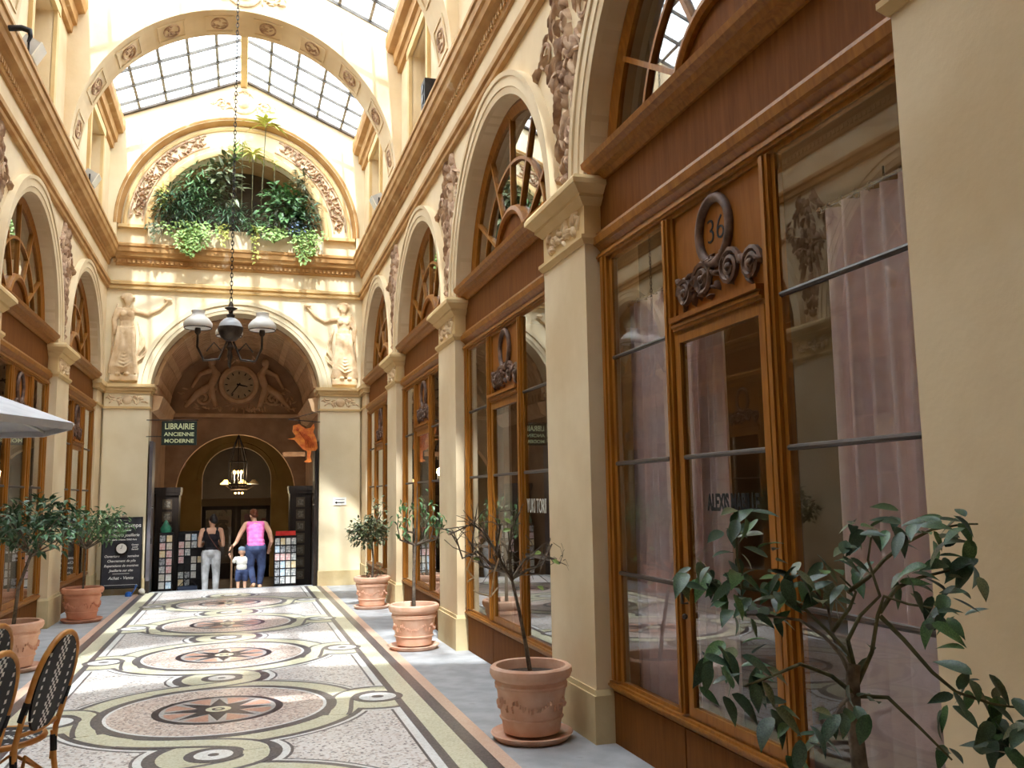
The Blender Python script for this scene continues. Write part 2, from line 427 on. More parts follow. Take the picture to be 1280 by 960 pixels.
def wall_mesh():
    mb = MB()
    for i, yc in enumerate(YC):
        a = yc - S/2; b = yc + S/2 if i < len(YC)-1 else YE+.3
        poly = [(a, ZC), (a, 5.66), (b, 5.66), (b, ZC), (yc+RA, ZC)]
        poly += [(yc + RA*math.cos(t), ZC + RA*math.sin(t)) for t in np.linspace(0, PI, 33)[1:-1]] + [(yc-RA, ZC)]
        mb.extx(poly, XS, 2.74)
    mb.box(2.40, 2.74, Y0, YE+.3, 5.66, 6.44)
    # upper storey with one opening per bay
    edges = [Y0] + sum([[c-.62, c+.62] for c in OPEN], []) + [YE+.3]
    for i in range(0, len(edges), 2):
        mb.box(2.42, 2.74, edges[i], edges[i+1], 6.44, 8.96)
    for c in OPEN:
        mb.box(2.42, 2.74, c-.62, c+.62, 6.44, 6.70); mb.box(2.42, 2.74, c-.62, c+.62, 8.12, 8.96)
        mb.box(2.72, 2.80, c-.7, c+.7, 6.6, 8.2)
    for p in PC[1:]: mb.box(2.56, 2.74, p-.42, p+.42, -.3, 3.77)
    mb.box(2.48, 2.74, 17.29, YE+.3, -.3, 3.77)
    mb.box(2.52, 2.74, Y0, PC[2]-.42, -.3, 5.66)   # behind the camera the bays are closed
    return mb
def archivolt():
    mb = MB()
    prof = [(RA, .18), (RA, -.045), (RA+.06, -.055), (RA+.065, -.065), (RA+.15, -.065), (RA+.155, -.08), (RA+.2, -.085), (RA+.2, .06), (RA+.02, .18)]
    return mb.arc(prof, lambda u, v, d: (XS-XW+d, u, v), 0, PI, 40)
def pilaster():
    mb = MB(); mb.box(XP, 2.60, -.43, .43, -.3, 3.36); return mb
def pil_base():
    mb = MB(); mb.box(XP-.022, 2.60, -.452, .452, -.3, .30)
    mb.prism([(-.452, .30), (.452, .30), (.43, .335), (-.43, .335)], lambda a, b, d: (d, a, b), XP-.01, 2.60); return mb
def frustum(mb, x0, x1, h0, h1, z0, z1, xb=2.60):
    """flaring course of a capital: front x0->x1, half width h0->h1 between z0 and z1"""
    return mb.add([(x0,-h0,z0),(xb,-h0,z0),(xb,h0,z0),(x0,h0,z0),(x1,-h1,z1),(xb,-h1,z1),(xb,h1,z1),(x1,h1,z1)],
                  [(0,3,2,1),(4,5,6,7),(0,1,5,4),(1,2,6,5),(2,3,7,6),(3,0,4,7)])
def capital():
    mb = MB()
    frustum(mb, XP-.01, XP-.035, .44, .465, 3.31, 3.345); frustum(mb, XP-.035, XP-.035, .465, .465, 3.345, 3.37)
    frustum(mb, XP, XP, .43, .43, 3.37, 3.60)
    frustum(mb, XP-.01, XP-.05, .44, .48, 3.585, 3.63); frustum(mb, XP-.055, XP-.055, .485, .485, 3.63, 3.655)
    frustum(mb, XP-.06, XP-.11, .49, .54, 3.655, 3.705); frustum(mb, XP-.12, XP-.12, .55, .55, 3.705, 3.74); frustum(mb, XP-.12, XP-.10, .55, .53, 3.74, 3.77)
    mb.box(XS-.02, 2.60, -.36, .36, 3.76, 3.80)
    return mb
def cap_relief():
    mb = MB(); R = random.Random(3); it = []
    for sgn in (-1, 1):
        for i in range(15):
            a = sgn*R.uniform(.02, .33); b = 3.49 + R.uniform(-.08, .085)*(1-abs(a)*1.2)
            it.append((a, b, R.uniform(.028, .06), R.uniform(.014, .026), R.uniform(0, PI)))
    for i in range(9): it.append(((i-4)*.07, 3.455+abs(i-4)**2*.007, .04, .022, 0))
    return relief(mb, lambda a, b, d: (XP-d, a, b), it, .028)
def trophy():
    """spandrel relief: hanging sheaf of leaves and ribbons, broad at the top"""
    mb = MB(); R = random.Random(11); it = []
    for i in range(74):
        z = R.uniform(3.9, 5.5); gap = 1.953 - math.sqrt(max(0, 1.77**2-(z-3.77)**2)) - .05
        w = min(gap, .16 + .55*math.exp(-((z-5.08)/.24)**2) + .12*math.exp(-((z-4.55)/.15)**2))
        a = R.uniform(0, max(w, .03)); L = R.uniform(.05, .12)*(1 if z > 4.2 else .6)
        ang = PI/2 + a*1.6 + R.uniform(-.5, .5)
        it.append((a, z, L, R.uniform(.009, .016), ang)); it.append((-a, z, L, R.uniform(.009, .016), PI-ang))
    for i in range(16): it.append((0, 3.92+i*.1, .055, .02+.004*(i % 3), PI/2))
    for sgn in (-1, 1):
        mb.tube([(XS-.02, sgn*(.42+.1*math.cos(t)), 5.1+.1*math.sin(t)) for t in np.linspace(0, 2*PI, 12)], .016, 5)
        mb.tube([(XS-.025, sgn*.32*t, 4.75+.3*t-.25*t*t) for t in np.linspace(0, 1, 6)], .018, 5)
    return relief(mb, lambda a, b, d: (XS-d, a, b), it, .05)
def string_course(y0, y1):
    return MB().exty([(2.41, 5.60), (2.35, 5.605), (2.34, 5.64), (2.37, 5.65), (2.37, 5.68), (2.33, 5.69), (2.325, 5.74), (2.37, 5.765), (2.41, 5.77)], y0, y1)
def cornice(y0, y1):
    return MB().exty([(2.41, 6.06), (2.37, 6.07), (2.36, 6.10), (2.345, 6.18), (2.30, 6.21), (2.26, 6.22), (2.24, 6.28), (2.215, 6.30), (2.21, 6.39), (2.19, 6.40), (2.19, 6.44), (2.24, 6.47), (2.42, 6.49), (2.45, 6.44)], y0, y1)
def eave(y0, y1):
    return MB().exty([(2.43, 8.30), (2.36, 8.31), (2.35, 8.42), (2.30, 8.44), (2.29, 8.60), (2.20, 8.63), (2.17, 8.72), (2.17, 8.86), (2.43, 8.93)], y0, y1)

def side(sx, nm):
    w = obj('wall_'+nm, wall_mesh().mesh('wall_'+nm, mir=sx < 0), plaster, kind='structure',
            label='cream plaster %s wall with arches over the shop fronts' % nm)
    for i, yc in enumerate(YC):
        sp('archivolt', 'archivolt', sx, archivolt, plaster, w, (XW, yc, ZC), smooth=35)
    for i, p in enumerate(PC[1:]):
        pl = sp('pilaster', 'pil', sx, pilaster, plaster, w, (0, p, 0))
        sp('pilaster_base', 'pilb', sx, pil_base, plaster_base, pl)
        sp('capital', 'cap', sx, capital, trim_m, pl)
        sp('capital_relief', 'capr', sx, cap_relief, relief_pale, pl, smooth=60)
        sp('spandrel_relief', 'trophy', sx, trophy, relief_m, w, (0, p, 0), smooth=60)
    # corner respond and its half capital
    pl = sp('corner_pilaster', 'cpil', sx, lambda: MB().box(2.40, 2.60, 17.29, YE, -.3, 3.60), plaster, w)
    sp('pilaster_base', 'cpilb', sx, lambda: MB().box(2.385, 2.60, 17.27, YE, -.3, .31), plaster_base, pl)
    sp('capital', 'ccap', sx, lambda: MB().box(2.37, 2.6, 17.25, YE, 3.33, 3.37).box(2.34, 2.6, 17.2, YE, 3.62, 3.70).box(2.30, 2.6, 17.16, YE, 3.70, 3.77), trim_m, pl)
    sp('string_course', 'str', sx, lambda: string_course(Y0, YE), cornice_m, w)
    sp('cornice', 'corn', sx, lambda: cornice(Y0, YE), cornice_m, w)
    def dentils():
        mb = MB(); y = 4.0
        while y < 17.85: mb.box(2.335, 2.37, y, y+.045, 6.105, 6.165); y += .085
        return mb
    sp('dentil_row', 'dent', sx, dentils, cornice_m, w, kind='stuff')
    for i, c in enumerate(OPEN):
        y0 = RIBS[i][1]; y1 = RIBS[i+1][0] if i+1 < len(RIBS) else YE
        if y1 < 6: continue
        sp('eave_moulding', 'eave%d' % i, sx, lambda: eave(y0, y1), cornice_m, w)
        fr = sp('opening_frame', 'opfr', sx, lambda: MB().box(2.37, 2.43, -.74, -.62, 6.5, 8.24).box(2.37, 2.43, .62, .74, 6.5, 8.24).box(2.36, 2.43, -.78, .78, 8.12, 8.26), trim_m, w, (0, c, 0))
        sp('opening_panel', 'oppa', sx, lambda: MB().box(2.69, 2.715, -.55, .55, 6.76, 8.05).box(2.66, 2.70, -.5, -.04, 6.82, 8.0).box(2.66, 2.70, .04, .5, 6.82, 8.0), room_pale, w, (0, c, 0))
    # rooms behind the shop fronts and the lunettes
    def rooms():
        mb = MB()
        mb.box(5.6, 5.7, Y0, YE, -.3, 5.8)
        mb.box(2.75, 5.7, Y0, YE, 3.60, 3.76); mb.box(2.75, 5.7, Y0, YE, 5.66, 5.8); mb.box(2.56, 5.7, Y0, YE, -.35, -.13)
        for p in PC[1:]: mb.box(2.75, 5.7, p-.06, p+.06, -.3, 5.8)
        mb.box(2.75, 5.7, YE-.05, YE+.1, -.3, 5.8); mb.box(2.75, 5.7, Y0-.1, Y0, -.3, 5.8)
        return mb
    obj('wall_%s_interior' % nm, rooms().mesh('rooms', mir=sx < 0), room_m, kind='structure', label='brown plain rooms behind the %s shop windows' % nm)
    return w
wall_r = side(1, 'right')
wall_l = side(-1, 'left')

# ------------------------------------------------------------------ shop fronts
def sector(r0, r1, a0, a1, d0, d1, n=8, cz=0.0):
    mb = MB(); A = np.linspace(a0, a1, n+1)
    poly = [(r1*math.cos(a), r1*math.sin(a)) for a in A] + [(r0*math.cos(a), r0*math.sin(a)) for a in A[::-1]]
    poly = [(u, max(v, cz)) for u, v in poly]
    return mb.extx(poly, d0, d1)
def mould(y0, y1, z0, z1, w, x=.0, horiz=True):
    """stepped wooden frame member"""
    mb = MB(); mb.box(x, x+.04, y0, y1, z0, z1)
    if horiz: mb.box(x-.022, x, y0, y1, z0+w*.25, z1-w*.25); mb.box(x-.034, x, y0, y1, z0+w*.42, z1-w*.42)
    else: mb.box(x-.022, x, y0+w*.22, y1-w*.22, z0, z1); mb.box(x-.034, x, y0+w*.4, y1-w*.4, z0, z1)
    return mb
def scroll_relief():
    mb = MB(); R = random.Random(5)
    for c in (-.34, -.14, .14, .34):
        zc = 2.70 + (.03 if abs(c) < .2 else .0); rr = .085 if abs(c) > .2 else .1
        pts = [(-.012, c+math.copysign(1, c)*rr*(1-t*.8)*math.cos(t*4*PI), zc+rr*(1-t*.8)*math.sin(t*4*PI)) for t in np.linspace(0, 1, 26)]
        mb.tube(pts, .017, 5); mb.ell((-.02, c, zc), (.022, .026, .026), 7, 5)
    it = [(R.uniform(-.42, .42), 2.68+R.uniform(-.06, .1), R.uniform(.025, .05), R.uniform(.01, .018), R.uniform(0, PI)) for _ in range(34)]
    it += [(R.uniform(-.1, .1), 2.80+R.uniform(-.06, .05), R.uniform(.025, .05), .014, R.uniform(0, PI)) for _ in range(14)]
    return relief(mb, lambda a, b, d: (-d, a, b), it, .03)
BARS = (1.09, 1.79, 2.49)
def shop_front(k, sx, label, group=None, number=None):
    yc = YC[k+2]
    t = thing('shop_front', label, 'shop front', (sx*XW, yc, 0), group=group)
    q = lambda name, key, fn, m, par=t, smooth=0, **kw: sp(name, 'sf_'+key, sx, fn, m, par, smooth=smooth, **kw)
    for a, b in ((-1.53, -.53), (-.53, .53), (.53, 1.53)):
        q('base_panel', 'bp%.2f' % a, lambda: MB().box(.0, .09, a+.006, b-.006, -.25, .32), wood_b)
    q('sill_rail', 'sill', lambda: mould(-1.53, 1.53, .325, .41, .085), wood_m)
    for y, w_ in ((-1.53, .11), (1.34, .19)): q('jamb', 'jamb%.1f' % y, lambda: mould(y, y+w_, .41, 3.20, w_, horiz=False), wood_m)
    for y in (-.58, .45): q('mullion', 'mul%.1f' % y, lambda: mould(y, y+.13, .41, 3.17, .13, horiz=False), wood_m)
    q('head_rail', 'head', lambda: mould(-1.53, 1.53, 3.165, 3.26, .095), wood_m)
    q('head_moulding', 'hm', lambda: MB().exty([(.1, 3.26), (.0, 3.26), (-.03, 3.29), (-.05, 3.30), (-.06, 3.345), (-.035, 3.365), (-.03, 3.385), (.02, 3.40), (.1, 3.40)], -1.53, 1.53), wood_m)
    q('frieze_board', 'fr', lambda: MB().box(.01, .10, -1.53, 1.53, 3.40, 3.745), wood_b)
    q('shop_cornice', 'sc', lambda: MB().exty([(.04, 3.74), (-.01, 3.74), (-.03, 3.77), (-.07, 3.785), (-.08, 3.82), (-.12, 3.84), (-.13, 3.875), (-.11, 3.895), (.04, 3.905)], -1.53, 1.53), wood_m)
    q('transom_rail', 'tr', lambda: mould(-.45, .45, 2.475, 2.575, .1), wood_m)
    q('transom_ledge', 'tl', lambda: MB().box(-.05, .02, -.45, .45, 2.545, 2.572), purlin_m if False else wood_p)
    pn = q('number_panel', 'np', lambda: MB().box(.016, .05, -.45, .45, 2.575, 3.165), wood_p)
    q('carved_scroll', 'scr', lambda: scroll_relief().T(lambda v: (v[0]+.016, v[1], v[2])), wood_r, pn, smooth=60)
    q('oval_wreath', 'wre', lambda: MB().tube([(.006, .155*math.cos(a), 2.965+.175*math.sin(a)) for a in np.linspace(0, 2*PI, 29)], .027, 7), wood_r, pn, smooth=60)
    for a, b in ((-1.42, -.58), (.58, 1.34)):
        for z in BARS:
            q('glazing_bar', 'gb%.1f%.1f' % (a, z), lambda: MB().tube([(.0, a, z), (.0, b, z)], .014, 8), bar_m, smooth=40)
        for z0, z1 in zip((.41,)+BARS, BARS+(3.165,)):
            q('pane', 'pn%.1f%.1f' % (a, z0), lambda: MB().box(.006, .012, a, b, z0, z1), glass)
    dr = q('shop_door', 'door', lambda: MB().box(-.01, .035, -.45, -.40, .41, 2.475).box(-.01, .035, .40, .45, .41, 2.475).box(-.01, .035, -.40, .40, 2.43, 2.475).box(-.01, .035, -.40, .40, .41, .455), wood_m)
    q('glazing_bar', 'dbar', lambda: MB().tube([(.0, -.40, 1.79), (.0, .40, 1.79)], .013, 8), bar_m, dr, smooth=40)
    for z0, z1 in ((.455, 1.79), (1.79, 2.43)): q('pane', 'dp%.1f' % z0, lambda: MB().box(.006, .012, -.40, .40, z0, z1), glass, dr)
    q('door_handle', 'dh', lambda: MB().tube([(.0, .425, 1.0), (-.045, .425, 1.0), (-.045, .425, 1.16), (.0, .425, 1.16)], .009, 6).ell((-.03, .425, .93), .016, 8, 5), brass_dk, dr, smooth=50)
    if number:
        text('house_number', number, .19, ink, pn, (sx*.0145, 0, 2.965), (PI/2, 0, -sx*PI/2), .002, bold=-.003)
    return t
ANG = [math.radians(a) for a in (0, 32, 61, 90, 119, 148, 180)]
def lunette(k, sx, label, group=None):
    """fan window over a shop front"""
    yc = YC[k+2]
    t = thing('arched_window', label, 'window', (sx*2.55, yc, ZC), group=group)
    q = lambda name, key, fn, m, smooth=0: sp(name, 'lu_'+key, sx, fn, m, t, smooth=smooth)
    q('arch_frame', 'af', lambda: MB().arc([(1.565, .1), (1.565, -.02), (1.53, -.03), (1.50, -.01), (1.45, .0), (1.45, .1)], lambda u, v, d: (d, u, v), 0, PI, 36), wood_m, 40)
    q('tympanum_board', 'ty', lambda: sector(.01, .50, 0, PI, .0, .07, 20), wood_b)
    q('tympanum_rim', 'tyr', lambda: MB().arc([(.50, .07), (.50, -.03), (.53, -.05), (.57, -.04), (.585, .0), (.585, .07)], lambda u, v, d: (d, u, v), 0, PI, 24), wood_m, 40)
    q('muntin_ring', 'mr', lambda: MB().arc([(1.0, .036), (1.0, -.008), (1.03, -.008), (1.03, .036)], lambda u, v, d: (d, u, v), 0, PI, 30), wood_m, 40)
    for i, a in enumerate(ANG[1:-1]):
        def bar():
            mb = MB(); u = Vector((0, math.cos(a), math.sin(a))); n = Vector((0, -math.sin(a), math.cos(a)))*.017
            vs = []
            for x in (-.01, .036):
                for r, s_ in ((.57, -1), (.57, 1), (1.47, 1), (1.47, -1)): p = u*r + n*s_; vs.append((x, p.y, p.z))
            return mb.add(vs, [(0, 3, 2, 1), (4, 5, 6, 7), (0, 1, 5, 4), (1, 2, 6, 5), (2, 3, 7, 6), (3, 0, 4, 7)])
        q('muntin', 'mu%d' % i, bar, wood_m)
    for i in range(6):
        for j, (r0, r1) in enumerate(((.58, 1.0), (1.03, 1.46))):
            q('pane', 'lp%d%d' % (i, j), lambda: sector(r0, r1, ANG[i], ANG[i+1], .018, .024, 6), glass_up)
    return t
FR = {0: 'wooden shop front numbered 36 with pink curtains behind its panes',
      1: 'wooden shop front beside the bare shrub in the terracotta pot',
      2: 'wooden shop front behind the slender potted tree with upturned crooked branches',
      3: 'wooden shop front nearest the tall end arch, behind the round bushy potted tree'}
for k in (0, 1, 2, 3):
    shop_front(k, 1, FR[k], 'shop fronts along the passage', '36' if k == 0 else None)
    lunette(k, 1, 'fan shaped arched window above the ' + FR[k].replace('wooden ', ''), 'arched windows over the shops')
FL = {0: 'wooden shop front facing the one numbered 36', 1: 'wooden shop front behind the rattan chairs and parasol', 2: 'wooden shop front behind the leafy potted tree whose pot stands beside the rattan chairs', 3: 'wooden shop front beside the chalkboard, behind the orange terracotta pot'}
for k in (0, 1, 2, 3):
    shop_front(k, -1, FL[k], 'shop fronts along the passage')
    lunette(k, -1, 'fan shaped arched window above the ' + FL[k].replace('wooden ', ''), 'arched windows over the shops')

# ------------------------------------------------------------------ roof
ZE, ZR, XE = 8.93, 9.97, 2.40
ceil = obj('ceiling', MB().exty([(-.06, ZR-.16), (.06, ZR-.16), (.07, ZR-.02), (0, ZR+.03), (-.07, ZR-.02)], Y0, YE+.2)
           .box(XE-.08, XE+.4, Y0, YE+.2, ZE-.1, ZE+.02).box(-XE-.4, -XE+.08, Y0, YE+.2, ZE-.1, ZE+.02).mesh('ceiling'), trim_m, kind='structure', label='glazed saddle roof over the passage')
def slope(t, dz=0): return (XE*(1-t), ZE + (ZR-ZE)*t + dz)
NP = 5
segs = [(RIBS[-1][1], YE)] + [(RIBS[i][1], RIBS[i+1][0]) for i in range(len(RIBS)-2, -1, -1)] + [(Y0, RIBS[0][0])]
def pane_mesh(sx, j, dy):
    key = ('rp', sx, j, round(dy, 3))
    if key not in CACHE:
        (x0, z0), (x1, z1) = slope(j/NP+.008), slope((j+1)/NP-.008)
        CACHE[key] = MB().add([(sx*x0, .012, z0), (sx*x1, .012, z1), (sx*x1, dy-.012, z1), (sx*x0, dy-.012, z0),
                               (sx*x0, .012, z0+.006), (sx*x1, .012, z1+.006), (sx*x1, dy-.012, z1+.006), (sx*x0, dy-.012, z0+.006)],
                              [(0, 3, 2, 1), (4, 5, 6, 7), (0, 1, 5, 4), (1, 2, 6, 5), (2, 3, 7, 6), (3, 0, 4, 7)]).mesh('pane')
    return CACHE[key]
for si, (a, b) in enumerate(segs):
    n = max(2, round((b-a)/.64)); dy = (b-a)/n
    vis = si < 2
    if si >= len(segs)-2:      # the bays behind the camera have a plain plaster ceiling
        if si == len(segs)-1: MB().box(-2.5, 2.5, Y0-.2, RIBS[1][0]+.05, 8.6, 8.8).build('vestibule_ceiling', plaster, ceil)
        continue
    far = MB()
    for sx in (-1, 1):
        for i in range(n):
            for j in range(NP):
                if vis: obj('pane', pane_mesh(sx, j, dy), roofg, ceil, (0, a+i*dy, 0))
                else:
                    me = pane_mesh(sx, j, dy); far.add([(v.co.x, v.co.y+a+i*dy, v.co.z) for v in me.vertices], [tuple(p.vertices) for p in me.polygons])
        for i in range(n+1):
            y = a + i*dy; (x0, z0), (x1, z1) = slope(0), slope(1)
            k = ('raf', sx)
            if k not in CACHE:
                CACHE[k] = MB().add([(sx*x0, -.014, z0-.055), (sx*x1, -.014, z1-.055), (sx*x1, .014, z1-.055), (sx*x0, .014, z0-.055),
                                     (sx*x0, -.014, z0+.012), (sx*x1, -.014, z1+.012), (sx*x1, .014, z1+.012), (sx*x0, .014, z0+.012)],
                                    [(0, 3, 2, 1), (4, 5, 6, 7), (0, 1, 5, 4), (1, 2, 6, 5), (2, 3, 7, 6), (3, 0, 4, 7)]).mesh('rafter')
            obj('rafter', CACHE[k], rafter_m, ceil, (0, y, 0))
        for j in range(1, NP):
            x, z = slope(j/NP)
            MB().box(sx*x-.026, sx*x+.026, a, b, z-.012, z+.016).build('purlin', purlin_m, ceil)
    if not vis: far.build('far_panes', roofg, ceil, kind='stuff')
# transverse ribs: round arches that carry the roof
ZB, RB = 6.67, 2.33
def rib_mesh():
    mb = MB(); A = np.linspace(0, PI, 49)
    poly = [(2.43, 6.44), (2.43, ZE-.02), (0, ZR-.03), (-2.43, ZE-.02), (-2.43, 6.44), (-RB, 6.44)] + [(RB*math.cos(a), ZB+RB*math.sin(a)) for a in A[::-1]] + [(RB, 6.44)]
    return mb.prism(poly, lambda a, b, d: (a, d, b), -.40, .38)
def rib_edge():
    mb = MB()
    for d in (-.43, .36): mb.arc([(RB-.004, d+.03), (RB-.004, d), (RB+.05, d), (RB+.06, d+.03)], lambda u, v, w: (u, w, ZB+v), 0, PI, 48)
    return mb
def rosette(i):
    a = math.radians(9 + i*18); mb = MB()
    def fn(u, v, d):
        aa = a + u/RB; r = RB - d
        return (r*math.cos(aa), v, ZB + r*math.sin(aa))
    for (u0, u1, v0, v1) in ((-.22, .22, -.24, -.215), (-.22, .22, .215, .24), (-.22, -.195, -.215, .215), (.195, .22, -.215, .215)):
        mb.prism([(u0, v0), (u1, v0), (u1, v1), (u0, v1)], lambda p, q_, d: fn(p, q_, d), -.002, .014)
    return mb, fn
for (a, b), p in zip(RIBS[1:], PC[2:]):
    r = obj('arch_rib', CACHE.setdefault('rib', rib_mesh().mesh('rib')), plaster, ceil, (0, p, 0))
    for i in range(10):
        if ('ros', i) not in CACHE:
            mb, fn = rosette(i); CACHE[('ros', i)] = mb.mesh('panel')
            m2 = MB(); R = random.Random(i)
            it = [(R.uniform(-.09, .09), R.uniform(-.14, .14), .05, .02, R.uniform(0, PI)) for _ in range(14)]
            it = [q_ for q_ in it if (q_[0]/.1)**2+(q_[1]/.15)**2 < 1]
            relief(m2, fn, it, .02)
            m2.tube([fn(.12*math.cos(t), .17*math.sin(t), .01) for t in np.linspace(0, 2*PI, 20)], .014, 5)
            CACHE[('rosr', i)] = m2.mesh('rosette', 60)
        obj('rib_panel', CACHE[('ros', i)], plaster, r)
        obj('rosette', CACHE[('rosr', i)], relief_m, r)
# medallion head and scrolls on the gable and on the rib above its crown
def crown_relief():
    mb = MB(); R = random.Random(8)
    mb.arc([(.20, 0), (.20, -.03), (.235, -.05), (.27, -.03), (.27, 0)], lambda u, v, d: (u, d, v), 0, 2*PI, 24)
    mb.ell((0, -.03, .0), (.12, .05, .15), 10, 8)
    it = [(s_*R.uniform(.26, .62), -.12+R.uniform(-.09, .12), R.uniform(.03, .07), .02, R.uniform(0, PI)) for s_ in (-1, 1) for _ in range(16)]
    it += [(R.uniform(-.14, .14), R.uniform(.06, .18), .05, .02, R.uniform(0, PI)) for _ in range(12)]
    for s_ in (-1, 1): mb.tube([(s_*(.42+.11*(1-t*.7)*math.cos(t*9)), -.015, -.08+.11*(1-t*.7)*math.sin(t*9)) for t in np.linspace(0, 1, 18)], .018, 5)
    return relief(mb, lambda a, b, d: (a, -d, b), it, .04)
CR = crown_relief().mesh('crown_relief', 60)
for p in PC[3:]: obj('crown_relief', CR, relief_pale, ceil, (0, p-.40, 9.33))

# ------------------------------------------------------------------ end wall
HO, ZA2 = 1.571, 3.64
def end_wall():
    mb = MB(); A = np.linspace(0, PI, 41)
    poly = [(-2.74, -.5), (-2.74, 6.44), (2.74, 6.44), (2.74, -.5), (HO, -.5), (HO, ZA2)] + [(HO*math.cos(a), ZA2+HO*math.sin(a)) for a in A[1:-1]] + [(-HO, ZA2), (-HO, -.5)]
    mb.prism(poly, lambda a, b, d: (a, d, b), YE, YE+.42)
    ZL, RL = 6.86, 1.60
    poly = [(-2.74, 6.44), (-2.74, 8.95), (0, 10.1), (2.74, 8.95), (2.74, 6.44), (RL, 6.44), (RL, ZL)] + [(RL*math.cos(a), ZL+RL*math.sin(a)) for a in A[1:-1]] + [(-RL, ZL), (-RL, 6.44)]
    mb.prism(poly, lambda a, b, d: (a, d, b), YE, YE+.3)
    return mb
we = obj('wall_end', end_wall().mesh('wall_end'), plaster_pale, kind='structure', label='sunlit cream end wall with a tall arched passage and a planted lunette')
# gable face standing proud of the lunette
RG = 2.26
A = np.linspace(0, PI, 41)
MB().prism([(-2.42, 6.44), (-2.42, 8.90), (0, 9.95), (2.42, 8.90), (2.42, 6.44), (RG, 6.44), (RG, 6.86)] + [(RG*math.cos(a), 6.86+RG*math.sin(a)) for a in A[1:-1]] + [(-RG, 6.86), (-RG, 6.44)],
           lambda a, b, d: (a, d, b), YE-.16, YE).build('gable_face', plaster_pale, we)
obj('crown_relief', CR, relief_pale, we, (0, YE-.16, 9.52))
for s_ in (-1, 1):
    (x0, z0), (x1, z1) = (2.42, 8.93), (0, 9.98)
    MB().prism([(s_*x0, z0-.05), (s_*x1, z1-.05), (s_*x1, z1+.02), (s_*x0, z0+.02)], lambda a, b, d: (a, d, b), YE-.24, YE-.14).build('gable_flashing', gable_dark, we)
fe = lambda u, v, d: (u, YE+d, 6.86+v)
MB().arc([(1.60, .05), (1.60, -.05), (1.64, -.07), (1.70, -.07), (1.72, -.04), (1.78, -.04), (1.78, .0)], fe, 0, PI, 44).build('lunette_moulding', trim_m, we, 35)
MB().arc([(2.10, .02), (2.10, -.03), (2.14, -.05), (2.17, -.03), (2.17, .02)], fe, 0, PI, 44).build('lunette_moulding', trim_m, we, 35)
MB().arc([(2.20, 0), (2.20, -.04), (2.255, -.15), (2.27, -.165), (2.31, -.175), (2.33, -.15), (2.33, 0)], fe, 0, PI, 44).build('lunette_cove', cornice_m, we, 35)
for s_ in (-1, 1):
    mb = MB(); R = random.Random(20+s_); it = []
    for i in range(150):
        a = math.radians(R.uniform(6, 68)); r = R.uniform(1.84, 2.05)
        it.append((r*math.cos(a)*s_, r*math.sin(a), R.uniform(.03, .065), R.uniform(.014, .026), R.uniform(0, PI)))
    relief(mb, lambda a, b, d: (a, YE-.015-d, 6.86+b), it, .04)
    for r in (1.83, 2.06): mb.arc([(r-.012, 0), (r-.012, -.03), (r+.012, -.03), (r+.012, 0)], lambda u, v, d: (u*s_, YE+d, 6.86+v), math.radians(4), math.radians(70), 20)
    mb.build('garland_relief', relief_m, we, 60)
    MB().box(min(s_*1.62, s_*2.24), max(s_*1.62, s_*2.24), YE-.10, YE+.02, 6.80, 6.86).build('impost_ledge', trim_m, we)
# entablature across the end wall
def py(prof, x0, x1): return MB().prism(prof, lambda a, b, d: (d, a, b), x0, x1)
py([(YE, 5.60), (YE-.07, 5.605), (YE-.08, 5.64), (YE-.05, 5.65), (YE-.05, 5.68), (YE-.09, 5.69), (YE-.095, 5.74), (YE-.05, 5.765), (YE, 5.77)], -2.36, 2.36).build('string_course', trim_m, we)
py([(YE+.0, 6.06), (YE-.05, 6.07), (YE-.06, 6.10), (YE-.075, 6.18), (YE-.12, 6.21), (YE-.16, 6.22), (YE-.18, 6.28), (YE-.205, 6.30), (YE-.21, 6.39), (YE-.23, 6.40), (YE-.23, 6.44), (YE-.18, 6.47), (YE, 6.48)], -2.26, 2.26).build('cornice', cornice_m, we)
mb = MB(); x = -2.3
while x < 2.28: mb.box(x, x+.045, YE-.10, YE-.06, 6.105, 6.165); x += .085
mb.build('dentil_row', cornice_m, we, kind='stuff')
# main arch surround, piers, capitals
MB().arc([(HO, .40), (HO, -.08), (HO+.06, -.09), (HO+.065, -.10), (HO+.16, -.10), (HO+.165, -.125), (HO+.235, -.13), (HO+.24, 0)], lambda u, v, d: (u, YE+d, ZA2+v), 0, PI, 44).build('archivolt', plaster_pale, we, 35)
for s_ in (-1, 1):
    X = lambda a, b: (min(s_*a, s_*b), max(s_*a, s_*b))
    pl = MB().box(*X(HO, 2.36), YE-.10, YE+.01, -.4, 3.62).build('pilaster', plaster_pale, we)
    MB().box(*X(HO-.015, 2.37), YE-.125, YE+.0, -.4, .19).build('pilaster_base', plaster_base, pl)
    mb = MB()
    mb.box(*X(HO-.02, 2.38), YE-.13, YE+.3, 3.31, 3.35)
    mb.box(*X(HO-.02, 2.38), YE-.13, YE+.3, 3.60, 3.65); mb.box(*X(HO-.05, 2.40), YE-.16, YE+.3, 3.65, 3.71); mb.box(*X(HO-.09, 2.42), YE-.20, YE+.3, 3.71, 3.77)
    mb.build('capital', trim_m, pl)
    mb = MB(); R = random.Random(31); cx = s_*1.965
    mb.ell((cx, YE-.10, 3.475), (.09, .04, .085), 12, 8)
    it = [(cx+q_*R.uniform(.1, .34), 3.48+R.uniform(-.07, .07), R.uniform(.03, .06), .018, R.uniform(0, PI)) for q_ in (-1, 1) for _ in range(14)]
    relief(mb, lambda a, b, d: (a, YE-.10-d, b), it, .022); mb.build('capital_relief', relief_pale, pl, 60)

